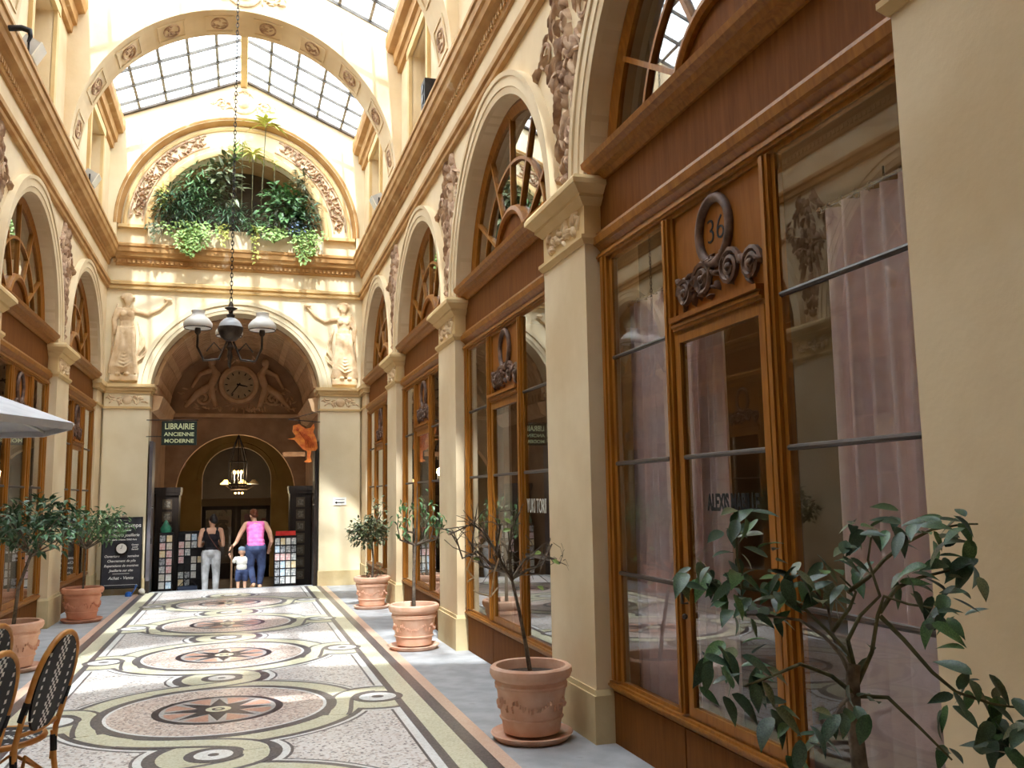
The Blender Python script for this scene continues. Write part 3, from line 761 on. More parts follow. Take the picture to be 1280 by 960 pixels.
# nymphs in low relief beside the arch
def nymph(s_):
    mb = MB(); B = lambda x, z, y=0: (s_*x, y, z)
    mb.ell(B(2.02, 5.40, -.05), (.085, .08, .11)); mb.ell(B(2.03, 5.47, -.03), (.11, .07, .06)); mb.ell(B(1.93, 5.44, -.04), .04); mb.ell(B(2.11, 5.44, -.03), .045)
    mb.ell(B(1.955, 5.385, -.10), (.02, .025, .03))
    mb.limb([B(2.02, 5.31, -.04), B(2.03, 5.24, -.02)], [.04, .05])
    mb.ell(B(2.04, 5.10, -.02), (.15, .09, .16)); mb.ell(B(1.97, 5.12, -.09), .06); mb.ell(B(2.09, 5.12, -.09), .06); mb.ell(B(2.03, 4.92, -.02), (.13, .085, .13)); mb.ell(B(2.03, 4.78, -.03), (.165, .1, .16))
    mb.limb([B(1.92, 5.20, -.02), B(1.66, 5.13, -.03), B(1.46, 5.24, -.04), B(1.36, 5.34, -.05)], [.055, .045, .036, .026])
    for q_ in range(4): mb.limb([B(1.36, 5.34, -.05), B(1.31-.012*q_, 5.36+.02*q_, -.06)], [.014, .010], 6)
    mb.ell(B(1.31, 5.43, -.06), (.085, .05, .035)); mb.limb([B(1.33, 5.37, -.06), B(1.32, 5.42, -.06)], [.02, .03], 6)
    mb.limb([B(2.15, 5.20, -.02), B(2.25, 4.98, -.03), B(2.22, 4.74, -.05)], [.055, .05, .035])
    mb.limb([B(1.99, 4.75, -.05), B(1.98, 4.40, -.09), B(2.03, 4.08, -.05)], [.12, .10, .06]); mb.limb([B(2.09, 4.75, -.03), B(2.12, 4.4, -.05), B(2.17, 4.06, -.03)], [.12, .10, .06])
    R = random.Random(4)
    for i in range(15):   # folds of the robe
        t = i/14; x0 = 1.88+.30*t
        mb.limb([B(x0, 4.88-.04*math.sin(t*3), -.11), B(x0+.03*math.sin(i), 4.50, -.15+.02*math.cos(i*2)), B(x0-.05+.16*t, 4.16, -.12), B(x0-.09+.22*t, 3.98+.03*R.random(), -.07)], [.018, .026, .026, .02], 6)
    for i in range(7):    # fluttering cloth at the inner side
        mb.limb([B(1.84-.02*i, 4.98-.05*i, -.03), B(1.76-.015*i+.03*math.sin(i*2), 4.72-.06*i, -.06), B(1.80+.02*i, 4.42-.05*i, -.04)], [.016, .022, .014], 6)
    for i in range(6): mb.limb([B(2.20+.015*i, 5.30-.05*i, -.01), B(2.26, 5.05-.08*i, -.03), B(2.24+.01*i, 4.75-.09*i, -.02)], [.02, .026, .014], 6)
    for i in range(5): mb.limb([B(1.90, 4.44-.06*i, -.13), B(2.05, 4.36-.07*i, -.17), B(2.20, 4.42-.07*i, -.12)], [.014, .02, .014], 6)
    mb.ell(B(2.0, 3.97, -.10), (.05, .08, .03)); mb.ell(B(2.15, 3.96, -.09), (.05, .08, .03))
    mb.box(*( (s_*1.80, s_*2.30) if s_ > 0 else (s_*2.30, s_*1.80)), -.10, .03, 3.84, 3.95)
    mb.T(lambda v: (v[0], YE-.005+v[1]*.62, v[2]))
    return blended(mb.build('nymph_relief', relief_pale, we), .012, 2)
nymph(-1); nymph(1)
wb = obj('wall_back', MB().box(-2.8, 2.8, Y0-.3, Y0, -.5, 10.2).mesh('wall_back'), plaster, kind='structure', label='plain cream wall closing the passage behind')

# ------------------------------------------------------------------ mosaic floor
floor = obj('floor', MB().box(-2.62, 2.62, Y0-5.5, YE+.25-5.5, -.25, 0).mesh('floor'), stone_f, kind='structure', label='mosaic passage floor with grey stone margins')
floor.location = (0, 5.5, 0); floor.rotation_euler = (-math.atan(SL), 0, 0)
LAY = .0008
def inlay(name, poly, lay, m, parent=floor):
    return MB().prism(poly, lambda a, b, d: (a, b-5.5, d), -.002, LAY*lay).build(name, m, parent)
def ring_poly(cx, cy, r, n=56, clampx=None, f=None):
    P_ = [(cx+r*math.cos(2*PI*i/n), cy+r*math.sin(2*PI*i/n)) for i in range(n)]
    if clampx is not None: P_ = [(max(-clampx, min(clampx, a)), b) for a, b in P_]
    return P_
def ring(name, cx, cy, r0, r1, lay, m, n=56, clampx=None, a0=0, a1=2*PI):
    full = abs(a1-a0-2*PI) < 1e-4
    def cl(x): return x if clampx is None else max(-clampx, min(clampx, x))
    mb = MB().arc([(r0, -.002), (r1, -.002), (r1, LAY*lay), (r0, LAY*lay)], lambda u, v, d: (cl(cx+u), cy-5.5+v, d), a0, a1, n)
    return mb.build(name, m, floor)
def strip(name, pts, w, lay, m):
    """ribbon of constant width along a path on the floor"""
    pts = [Vector((a, b, 0)) for a, b in pts]; L = []; R_ = []
    for i, p in enumerate(pts):
        t = (pts[min(i+1, len(pts)-1)] - pts[max(i-1, 0)]).normalized(); n = Vector((-t.y, t.x, 0))
        L.append(p+n*w/2); R_.append(p-n*w/2)
    k = len(pts); vs = []; fs = []
    for a, b in zip(L, R_): vs += [(a.x, a.y-5.5, -.002), (b.x, b.y-5.5, -.002), (b.x, b.y-5.5, LAY*lay), (a.x, a.y-5.5, LAY*lay)]
    for i in range(k-1):
        for j in range(4): fs.append((i*4+j, i*4+(j+1) % 4, i*4+4+(j+1) % 4, i*4+4+j))
    fs += [(3, 2, 1, 0), ((k-1)*4, (k-1)*4+1, (k-1)*4+2, (k-1)*4+3)]
    return MB().add(vs, fs).build(name, m, floor)
FE = YE - .02
rect = lambda x0, x1, y0, y1: [(x0, y0), (x1, y0), (x1, y1), (x0, y1)]
inlay('mosaic_field', rect(-1.25, 1.25, -3, FE), 1, m_field)
for s_ in (-1, 1):
    for nm_, a, b, lay, m in (('dark_line', 1.232, 1.25, 2, m_dark), ('white_line', 1.25, 1.31, 2, m_white), ('dark_band', 1.31, 1.37, 6.6, m_dark), ('yellow_band', 1.37, 1.527, 6.6, m_yel), ('dark_band', 1.527, 1.62, 9, m_dark), ('orange_strip', 1.62, 1.72, 2, m_strip)):
        inlay(nm_, rect(min(s_*a, s_*b), max(s_*a, s_*b), -3, FE), lay, m)
MY = [7.5+2.66*k for k in range(-2, 4)]
def bez(p0, p1, p2, p3, n=14):
    return [tuple((1-t)**3*np.array(p0)+3*(1-t)**2*t*np.array(p1)+3*(1-t)*t*t*np.array(p2)+t**3*np.array(p3)) for t in np.linspace(0, 1, n)]
CX = -.03
for k, y in enumerate(MY):
    # ground rings of the great medallion, the small link and the two side eyes
    links = [y-1.33] + ([y+1.33] if k == len(MY)-1 else [])
    inlay('white_line', ring_poly(CX, y, 1.165), 3, m_white); inlay('dark_line', ring_poly(CX, y, 1.185), 2.4, m_dark)
    inlay('dark_band', ring_poly(CX, y, 1.135), 5, m_dark)
    for s_ in (-1, 1):
        ex = s_*1.2
        inlay('white_line', ring_poly(ex, y, .475, 40, 1.45), 3.2, m_white); inlay('dark_band', ring_poly(ex, y, .44, 40, 1.45), 5.2, m_dark); inlay('yellow_ring', ring_poly(ex, y, .395, 40, 1.45), 6.2, m_yel)
    for ly in links:
        inlay('white_line', ring_poly(CX, ly, .475, 40), 3.2, m_white); inlay('dark_line', ring_poly(CX, ly, .495, 40), 2.6, m_dark)
        inlay('dark_band', ring_poly(CX, ly, .425, 40), 5.2, m_dark); inlay('yellow_ring', ring_poly(CX, ly, .345, 40), 6.2, m_yel)
    ring('yellow_ring', CX, y, .88, 1.085, 6.0, m_yel)
    # crossing ribbons (over-strands) towards links and eyes
    for sg in (-1, 1):
        p0 = (CX+1.0*math.cos(PI/2+sg*0+.62), y+sg*1.0*math.sin(PI/2+.62)); p3 = (CX+.27*math.cos(-.2), y+sg*(1.33-.27*math.sin(.2)))
        pts = bez(p0, (p0[0]+.28, p0[1]+sg*.20), (p3[0], p3[1]-sg*.30), p3)
        if 4 < y < 18 and y+sg*1.33 < 17.8:
            strip('dark_ribbon', pts, .235, 7.2, m_dark); strip('yellow_ribbon', pts, .155, 7.8, m_yel)
        ex = sg*1.2
        p0 = (CX+sg*1.0*math.cos(.55), y-1.0*math.sin(.55)); p3 = (ex, y+.31)
        pts = bez(p0, (p0[0]+sg*.10, p0[1]+.30), (ex-sg*.36, y+.31), p3)
        if 4 < y < 18: strip('dark_ribbon', pts, .20, 7.2, m_dark); strip('yellow_ribbon', pts, .13, 7.8, m_yel)
        ring('dark_ring', ex, y, .15, .205, 8.6, m_dark, 32); inlay('white_eye', ring_poly(ex, y, .15, 32), 8.6, m_white); inlay('dark_eye', ring_poly(ex, y, .05, 20), 9.2, m_dark)
    for ly in links:
        ring('dark_ring', CX, ly, .12, .18, 8.6, m_dark, 32); inlay('white_eye', ring_poly(CX, ly, .12, 32), 8.6, m_white); inlay('dark_eye', ring_poly(CX, ly, .035, 20), 9.2, m_dark)
    ring('dark_ring', CX, y, .82, .90, 8.2, m_dark)
    md = inlay('medallion', ring_poly(CX, y, .83), 8.0, m_pink)
    ring('white_line', CX, y, .795, .82, 8.4, m_white)
    ring('black_ring', CX, y, .43, .485, 9.0, m_blk); inlay('grey_disc', ring_poly(CX, y, .43), 9.0, m_grey)
    for j in range(8):
        a = PI/8 + j*PI/4
        inlay('rose_wedge', [(CX+.18*math.cos(a), y+.18*math.sin(a)), (CX+.40*math.cos(a-.24), y+.40*math.sin(a-.24)), (CX+.41*math.cos(a), y+.41*math.sin(a)), (CX+.40*math.cos(a+.24), y+.40*math.sin(a+.24))], 9.6, m_rose)
    inlay('star', [((.39 if j % 2 == 0 else .165)*math.cos(PI/2+j*PI/8)+CX, (.39 if j % 2 == 0 else .165)*math.sin(PI/2+j*PI/8)+y) for j in range(16)], 10.4, m_blk)
    inlay('yellow_disc', ring_poly(CX, y, .095, 24), 11.2, m_yel); inlay('black_disc', ring_poly(CX, y, .05, 20), 11.8, m_blk); inlay('yellow_disc', ring_poly(CX, y, .025, 16), 12.4, m_yel)

# ------------------------------------------------------------------ passage beyond the arch
ZV0, YV = YE+.42, 21.8
fl2 = obj('floor_lower', MB().box(-2.2, 2.2, YE+.78, 30, -.9, -.50).mesh('floor_lower'), mat('lower_floor', (70, 62, 56), (92, 82, 74), 5, .6), kind='structure', label='dark lower floor beyond the steps')
for i in range(2):
    MB().box(-1.56, 1.56, YE+.24, YE+.75+.4*i, -.50 if i else -.34, -.16-.17*i if i == 0 else -.335).build('step', stone_f, fl2)
vt = MB(); n = 28
outer = [(1.75*math.cos(a), ZA2+1.75*math.sin(a)) for a in np.linspace(0, PI, n)]; inner = [(HO*math.cos(a), ZA2+HO*math.sin(a)) for a in np.linspace(PI, 0, n)]
vt.prism(outer+inner, lambda a, b, d: (a, d, b), ZV0-.02, YV+.3)
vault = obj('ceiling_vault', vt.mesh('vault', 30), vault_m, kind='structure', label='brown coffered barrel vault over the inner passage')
for i in range(9):
    a = math.radians(10+i*20)
    vault_r = MB().arc([(HO+.01, 0), (HO-.08, 0), (HO-.09, .5), (HO-.08, 1), (HO+.01, 1)], lambda u, v, d: (u, ZV0+d*(YV-ZV0), ZA2+v), a-.05, a+.05, 3).build('vault_rib', vault_rib, vault)
for j in range(16):
    y = ZV0 + .10 + j*.215
    MB().arc([(HO+.01, 0), (HO-.07, 0), (HO-.07, .11), (HO+.01, .11)], lambda u, v, d: (u, y+d, ZA2+v), .02, PI-.02, 30).build('cross_rib', vault_rib, vault, 30)
for s_ in (-1, 1):
    a, b = (s_*HO, s_*1.75)
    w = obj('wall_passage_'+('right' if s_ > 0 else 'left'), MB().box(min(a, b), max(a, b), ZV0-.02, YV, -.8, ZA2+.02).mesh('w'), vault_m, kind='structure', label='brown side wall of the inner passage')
    MB().exty([(s_*HO, 3.3), (s_*(HO-.12), 3.36), (s_*(HO-.16), 3.5), (s_*(HO-.2), 3.6), (s_*HO, 3.64)], ZV0, YV).build('cornice_beam', vault_rib, w)
# clock wall
cw = obj('wall_clock', MB().prism([(-2.2, -.8), (-2.2, 5.6), (2.2, 5.6), (2.2, -.8), (1.33, -.8), (1.33, 1.75)] + [(1.33*math.cos(a), 1.75+1.36*math.sin(a)) for a in np.linspace(0, PI, 25)[1:-1]] + [(-1.33, 1.75), (-1.33, -.8)], lambda a, b, d: (a, d, b), YV, YV+.3).mesh('wall_clock'),
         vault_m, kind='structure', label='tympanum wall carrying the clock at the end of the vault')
MB().box(-1.57, 1.57, YV-.12, YV, 3.50, 3.58).build('lintel_moulding', vault_rib, cw)
ck = thing('wall_clock_dial', 'round clock with black hands set in the tympanum over the inner passage', 'clock', (0.01, YV-.01, 4.27))
cyl = lambda r, y0, y1, n=32: MB().prism([(r*math.cos(2*PI*i/n), r*math.sin(2*PI*i/n)) for i in range(n)], lambda a, b, d: (a, d, b), y0, y1)
cyl(.345, -.05, .0).build('dial', mat('clock_dial', (166, 144, 112), (182, 160, 128), 8, .6), ck)
MB().arc([(.34, 0), (.34, -.09), (.37, -.12), (.44, -.10), (.47, 0)], lambda u, v, d: (u, d, v), 0, 2*PI, 36).build('rim', vault_rib, ck, 40)
for i in range(12):
    a = i*PI/6
    MB().prism([(-.012, .25), (.012, .25), (.012, .31), (-.012, .31)], lambda p, q_, d: (p*math.cos(a)+q_*math.sin(a), d, q_*math.cos(a)-p*math.sin(a)), -.056, -.05).build('hour_mark', ink, ck)
for L_, a, w_ in ((.20, math.radians(102), .022), (.29, math.radians(216), .016)):
    MB().prism([(-w_, -.05), (w_, -.05), (w_*.5, L_), (-w_*.5, L_)], lambda p, q_, d: (p*math.cos(a)+q_*math.sin(a), d, q_*math.cos(a)-p*math.sin(a)), -.068, -.060).build('hand', ink, ck)
mb = MB(); R = random.Random(77)
for s_ in (-1, 1):
    mb.tube([(s_*(.78+.20*(1-t*.75)*math.cos(t*11)), YV-.05, 3.95+.20*(1-t*.75)*math.sin(t*11)) for t in np.linspace(0, 1, 34)], .035, 6)
    mb.limb([(s_*.50, YV-.06, 3.80), (s_*.62, YV-.06, 4.2), (s_*.50, YV-.05, 4.5), (s_*.62, YV-.05, 4.72)], [.06, .09, .10, .06]); mb.ell((s_*.60, YV-.06, 4.80), (.09, .07, .10))
    mb.limb([(s_*.62, YV-.06, 4.6), (s_*.86, YV-.05, 4.5), (s_*1.02, YV-.05, 4.2)], [.06, .05, .03]); mb.limb([(s_*.66, YV-.06, 4.2), (s_*.9, YV-.06, 4.05), (s_*1.15, YV-.05, 3.75)], [.09, .08, .04])
    it = [(s_*R.uniform(.5, 1.3), 3.68+R.uniform(0, .5), R.uniform(.04, .09), .025, R.uniform(0, PI)) for _ in range(26)]
    relief(mb, lambda a, b, d: (a, YV-d, b), it, .05)
it = [(R.uniform(-.45, .45), 4.85+R.uniform(-.05, .12), R.uniform(.04, .08), .025, R.uniform(0, PI)) for _ in range(22)] + [(R.uniform(-.5, .5), 3.70+R.uniform(-.05, .1), R.uniform(.04, .09), .025, R.uniform(0, PI)) for _ in range(22)]
relief(mb, lambda a, b, d: (a, YV-d, b), it, .05); mb.build('tympanum_relief', vault_rib, cw, 60)
# yellow hall and far arch
wy = obj('wall_far', MB().prism([(-2.6, -.8), (-2.6, 4.2), (2.6, 4.2), (2.6, -.8), (.90, -.8), (.90, 2.12)] + [(.90*math.cos(a), 2.12+.90*math.sin(a)) for a in np.linspace(0, PI, 25)[1:-1]] + [(-.90, 2.12), (-.90, -.8)], lambda a, b, d: (a, d, b), 25.5, 25.8).mesh('wall_far'), inner_wall, kind='structure', label='yellow far wall with a round arched doorway')
MB().arc([(.90, 0), (.90, -.06), (1.02, -.06), (1.04, 0)], lambda u, v, d: (u, 25.5+d, 2.12+v), 0, PI, 26).build('archivolt', inner_wall, wy)
for s_ in (-1, 1):
    MB().tube([(s_*(1.42+.10*(1-t*.7)*math.cos(t*9)), 25.46, 2.55+.12*(1-t*.7)*math.sin(t*9)) for t in np.linspace(0, 1, 18)], .03, 6).build('scroll_relief', vault_rib, wy, 60)
    MB().box(min(s_*2.2, s_*2.4), max(s_*2.2, s_*2.4), YV+.3, 30, -.8, 4.2).build('hall_side', inner_wall, wy)
MB().box(-2.6, 2.6, YV+.2, 30, 4.0, 4.2).build('hall_ceiling', inner_wall, wy)
MB().box(-2.6, 2.6, 30, 30.2, -.8, 4.2).build('hall_end', mat('hall_end', (54, 48, 44), (66, 58, 54), 2, .8), wy)
dg = thing('glazed_door', 'dark glazed double door under a plain transom in the far arch', 'door', (0, 25.6, -.5))
MB().box(-.90, .90, -.05, .05, 1.92, 2.12).build('transom', mat('transom_paint', (120, 104, 82), None, rough=.7), dg)
for s_ in (-1, 1):
    x0, x1 = (0.02, .88) if s_ > 0 else (-.88, -.02)
    MB().box(x0, x0+.1, -.03, .03, 0, 1.92).box(x1-.1, x1, -.03, .03, 0, 1.92).box(x0, x1, -.03, .03, 0, .4).box(x0, x1, -.03, .03, 1.82, 1.92).build('door_leaf', dark_wood, dg)
    MB().box(x0+.1, x1-.1, -.004, .004, .4, 1.82).build('pane', glass, dg)
# inner chandelier with lit shades, far behind the doorway
ch = thing('inner_chandelier', 'small chandelier with glowing yellow shades hanging inside the far doorway', 'chandelier', (.05, 28, 2.0))
MB().tube([(0, 0, 0), (0, 0, 2.0)], .015, 6).build('rod', brass_dk, ch)
for x, m in ((-.38, lampglow), (.10, lampglow), (.42, opal)):
    MB().lathe([(.05, .12), (.07, .08), (.16, .0), (.15, -.02)], (x, 0, .06), 16).build('shade', m, ch, 40)
    MB().tube([(0, 0, -.1), (x*.6, 0, -.12), (x, 0, 0)], .012, 6).build('arm', brass_dk, ch)
for x in (-.1, .0, .1): MB().ell((x, 0, -.22), .028, 8, 6).build('bulb', bulb_m, ch)
def lamp_light(name, loc, w, r):
    d_ = bpy.data.lights.new(name, 'POINT'); d_.energy = w; d_.color = (1, .78, .5); d_.shadow_soft_size = r
    o = bpy.data.objects.new(name, d_); COL.objects.link(o); o.location = loc; return o
lamp_light('chandelier_light', (.05, 28, 1.7), 60, .2)
lamp_light('lantern_light', (.03, YV+.15, 2.2), 40, .1)
# hanging lantern
ln = thing('hanging_lantern', 'tall glazed iron lantern with lit candles hanging under the inner arch', 'lantern', (.03, YV+.15, 1.85))
MB().tube([(0, 0, 1.2), (0, 0, 1.275)], .02, 6).build('hook', iron, ln)
for i in range(8):
    a = i*PI/4; x, y = .20*math.cos(a), .20*math.sin(a)
    MB().tube([(x*.75, y*.75, 0), (x, y, .1), (x, y, .62), (x*.6, y*.6, .95), (0, 0, 1.26)], .012, 5).build('rib', iron, ln)
    a2 = a+PI/4
    MB().add([(x, y, .1), (.2*math.cos(a2), .2*math.sin(a2), .1), (.2*math.cos(a2), .2*math.sin(a2), .62), (x, y, .62)], [(0, 1, 2, 3)]).build('pane', glass, ln)
for z in (.02, .1, .62): MB().tube([((.2 if z > .05 else .15)*math.cos(t), (.2 if z > .05 else .15)*math.sin(t), z) for t in np.linspace(0, 2*PI, 17)], .014, 5).build('hoop', iron, ln)
for x in (-.08, 0, .08):
    c = MB().tube([(x, 0, .12), (x, 0, .34)], .014, 8).build('candle', white_m, ln); MB().ell((x, 0, .38), (.03, .03, .045), 8, 6).build('flame', bulb_m, c)

# ------------------------------------------------------------------ potted trees
def pot_parts(t, m, rs=1.0):
    """terracotta pot with rolled rim, garland and saucer; stands on z = 0"""
    P_ = [(r*rs, z) for r, z in [(.05, .05), (.185, .05), (.19, .07), (.232, .335), (.24, .345), (.245, .36), (.238, .372), (.235, .385), (.262, .40), (.276, .43), (.272, .462), (.255, .475), (.232, .472), (.226, .45), (.22, .40), (.05, .39)]]
    b = MB().lathe(P_, n=36).build('pot', m, t, 40)
    for z, r in ((.145, .206), (.34, .236)):
        MB().tube([(r*rs*math.cos(a), r*rs*math.sin(a), z) for a in np.linspace(0, 2*PI, 37)], .008, 6).build('pot_band', m, b, 60)
    R = random.Random(9)
    for c in range(4):
        c0 = c*PI/2 - 1.8; mb = MB()
        def fn(a, z, d): rr = (.19+.042*(z-.07)/.265+d)*rs; return (rr*math.cos(c0+a/.22), rr*math.sin(c0+a/.22), z)
        it = [(a, .265-.05*(1-(a/.11)**2)+R.uniform(-.008, .008), .022, .014, R.uniform(0, PI)) for a in np.linspace(-.11, .11, 13)]
        it += [(sg*.135, .262, .016, .016, 0) for sg in (-1, 1)] + [(sg*.15, .235-.015*j, .011, .009, 0) for sg in (-1, 1) for j in range(3)]
        relief(mb, fn, it, .02); mb.build('garland', m, b, 60)
    MB().lathe([(.02, .0), (.235*rs, .0), (.275*rs, .045), (.268*rs, .05), (.24*rs, .03), (.02, .028)], n=32).build('saucer', m, t, 40)
    MB().lathe([(.02, .40), (.222*rs, .395), (.222*rs, .41), (.02, .425)], n=24).build('soil', soil, t, 40)
def crown(mb_leaf, mb_wood, c, rad, top, nb, nl, seed, L=.075, W=.035, spread=.9, dense=True):
    """branches from the trunk top with leaves in an ellipsoid crown"""
    R = random.Random(seed); c = Vector(c); top = Vector(top)
    for i in range(nb):
        a = 2*PI*i/nb + R.uniform(-.3, .3); e = R.uniform(-.2, 1.0)
        tip = c + Vector((rad[0]*math.cos(a)*math.cos(e), rad[1]*math.sin(a)*math.cos(e), rad[2]*math.sin(e)))*R.uniform(.7, 1.0)
        mid = top.lerp(tip, .5) + Vector((R.uniform(-.06, .06), R.uniform(-.06, .06), R.uniform(-.08, .02)))
        mb_wood.tube([top, mid, tip], [.010, .007, .004], 5)
        for j in range(nl//nb):
            if dense and R.random() < .6:
                u = Vector((R.gauss(0, 1), R.gauss(0, 1), R.gauss(0, 1))).normalized()*(R.random()**.45)
                p = c + Vector((u.x*rad[0], u.y*rad[1], u.z*rad[2]))
            else:
                t_ = R.uniform(.45, 1.05); p = mid.lerp(tip, (t_-.45)/.6) + Vector((R.uniform(-1, 1), R.uniform(-1, 1), R.uniform(-1, 1)))*.06
            d = (p-top).normalized()*.6 + Vector((R.uniform(-1, 1), R.uniform(-1, 1), R.uniform(-1.2, .5)))
            mb_leaf.leaf(p, d, (R.uniform(-.5, .5), R.uniform(-.5, .5), 1), L*R.uniform(.7, 1.25), W*R.uniform(.8, 1.2), .2, R.uniform(.0, .4))
def clear(mb, x0, lim=2.30):
    return mb.T(lambda v: (max(-lim-x0, min(lim-x0, v[0])), v[1], v[2]))
def potted(name, label, x, y, m, rs=1.0):
    t = thing(name, label, 'potted tree', (x, y, gz(y)), group='potted trees along the shop fronts'); pot_parts(t, m, rs); return t
# bushy one near the end wall on the right
t = potted('potted_tree', 'round bushy potted tree by the pale end pilaster, terracotta pot and saucer', 2.03, 13.78, terra)
ml, mw = MB(), MB(); mw.tube([(0, 0, .38), (.02, .0, .7), (0, .02, 1.0)], [.018, .015, .014], 7)
crown(ml, mw, (-.06, 0, 1.14), (.31, .30, .26), (0, .02, .98), 9, 720, 3, .075, .036); crown(ml, mw, (.12, 0, 1.5), (.10, .1, .18), (.06, 0, 1.25), 4, 44, 4, .08, .035)
crown(ml, mw, (0, -.05, .52), (.12, .1, .08), (0, 0, .4), 4, 30, 5, .06, .03)
clear(mw, 2.03); clear(ml, 2.03); mw.build('trunk', bark, t, 60); ml.build('foliage', leaf_o, t)
# slender one with crooked branches
t = potted('potted_tree', 'slender potted tree with bare upturned branches and few glossy leaves, between two shop fronts', 1.93, 9.80, terra)
ml, mw = MB(), MB(); mw.tube([(0, 0, .38), (.0, .0, .8), (.015, 0, 1.12)], [.022, .018, .017], 8)
R = random.Random(6)
for dx, dz, s2 in ((-.16, .30, 1), (-.07, .45, 1), (.03, .62, .6), (.14, .42, 1), (.20, .34, 1), (.27, .28, 1), (-.12, .16, 1)):
    yy = R.uniform(-.12, .12)
    mw.tube([(.015, 0, 1.10), (dx*.9, yy*.5, 1.12+.04), (dx*1.05, yy, 1.12+dz*.6), (dx, yy, 1.12+dz)], [.012, .011, .008, .004], 6)
    for j in range(int(16*s2)):
        p = Vector((dx, yy, 1.12+dz*R.uniform(.55, 1.05))) + Vector((R.uniform(-.09, .09), R.uniform(-.09, .09), R.uniform(-.05, .05)))
        ml.leaf(p, (R.uniform(-1, 1), R.uniform(-1, 1), R.uniform(-1, .3)), (0, 0, 1), R.uniform(.06, .095), .036, .2, .3)
clear(mw, 1.93); clear(ml, 1.93); mw.build('trunk', bark, t, 60); ml.build('foliage', leaf_m, t)
# nearly bare shrub in front of the second pilaster
t = potted('potted_shrub', 'nearly bare twiggy shrub leaning out of a terracotta pot at a pilaster foot', 1.985, 5.86, terra)
b0 = Vector((1.985, 5.86, gz(5.86)))
mw = MB(); Q = lambda px, py_, Y=5.86: P(px, py_, Y) - b0
mw.tube([Vector((-.0, 0, .39)), Q(657, 805), Q(648, 760), Q(640, 725)], [.017, .014, .012, .010], 7)
R = random.Random(12)
main = [[(640, 725), (625, 700), (608, 668), (590, 655), (562, 668)], [(640, 725), (636, 690), (640, 660), (650, 640)], [(640, 725), (655, 700), (672, 690), (700, 704), (712, 694)], [(632, 712), (612, 705), (597, 690), (578, 698), (570, 672)], [(636, 715), (617, 712), (600, 706), (590, 680), (594, 650)], [(640, 725), (628, 708), (620, 686), (626, 655)], [(642, 722), (660, 712), (678, 706), (690, 680)]]
for i, br in enumerate(main):
    pts = [Q(px, py_, 5.86 + (j*.05*(-1)**i)) for j, (px, py_) in enumerate(br)]
    mw.tube(pts, [.009*(1-j/len(br))+.003 for j in range(len(br))], 5)
    for j in range(1, len(pts)):
        for h in range(5):
            d = Vector((R.uniform(-1, .6), R.uniform(-1, 1), R.uniform(-.4, 1))).normalized()*R.uniform(.05, .17)
            mw.tube([pts[j].lerp(pts[j-1], R.random()*.8), pts[j]+d*.5+Vector((0, 0, .01)), pts[j]+d], [.004, .003, .002], 4)
clear(mw, 1.985); mw.build('branches', bark, t, 60)
mb = MB(); mb.tube([Q(622, 735), Q(614, 745, 5.8), Q(618, 715, 5.75), Q(626, 690, 5.8), Q(624, 665, 5.8)], .006, 5); mb.tube([Q(585, 727), Q(592, 722, 5.8), Q(584, 712, 5.8), Q(590, 695, 5.8), Q(598, 680, 5.8)], .006, 5); mb.tube([Q(614, 746), Q(600, 742), Q(592, 738)], .005, 5)
mb.build('curled_cane', cane_m, t, 60)
ml = MB()
for px, py_ in ((625, 655), (628, 664), (622, 672), (630, 648), (676, 690), (690, 700), (680, 737), (600, 700)):
    ml.leaf(Q(px, py_, 5.82), (R.uniform(-1, 1), -.4, R.uniform(-.6, .6)), (0, -1, .5), .06, .032, .2, .2)
ml.build('leaves', leaf_l, t)
# left side trees
t = potted('potted_tree', 'leafy potted tree with a wide crown beside the chalkboard, orange terracotta pot', -1.99, 13.95, terra2)
ml, mw = MB(), MB(); mw.tube([(0, 0, .38), (.01, 0, .7), (.02, .0, 1.02)], [.016, .013, .012], 7)
crown(ml, mw, (.16, 0, 1.33), (.46, .42, .26), (.02, 0, 1.0), 14, 560, 23, .085, .038, dense=True)
clear(mw, -1.99); clear(ml, -1.99); mw.build('trunk', bark, t, 60); ml.build('foliage', leaf_m, t)
t = potted('potted_tree', 'leafy potted tree with a leaning trunk and spreading crown behind the rattan chairs', -2.02, 10.05, terra)
ml, mw = MB(), MB(); mw.tube([(0, 0, .38), (.03, 0, .8), (.12, .05, 1.12)], [.02, .017, .015], 7)
crown(ml, mw, (.18, 0, 1.42), (.46, .40, .30), (.12, .05, 1.1), 14, 600, 24, .10, .045)
clear(mw, -2.02); clear(ml, -2.02); mw.build('trunk', bark, t, 60); ml.build('foliage', leaf_d, t)

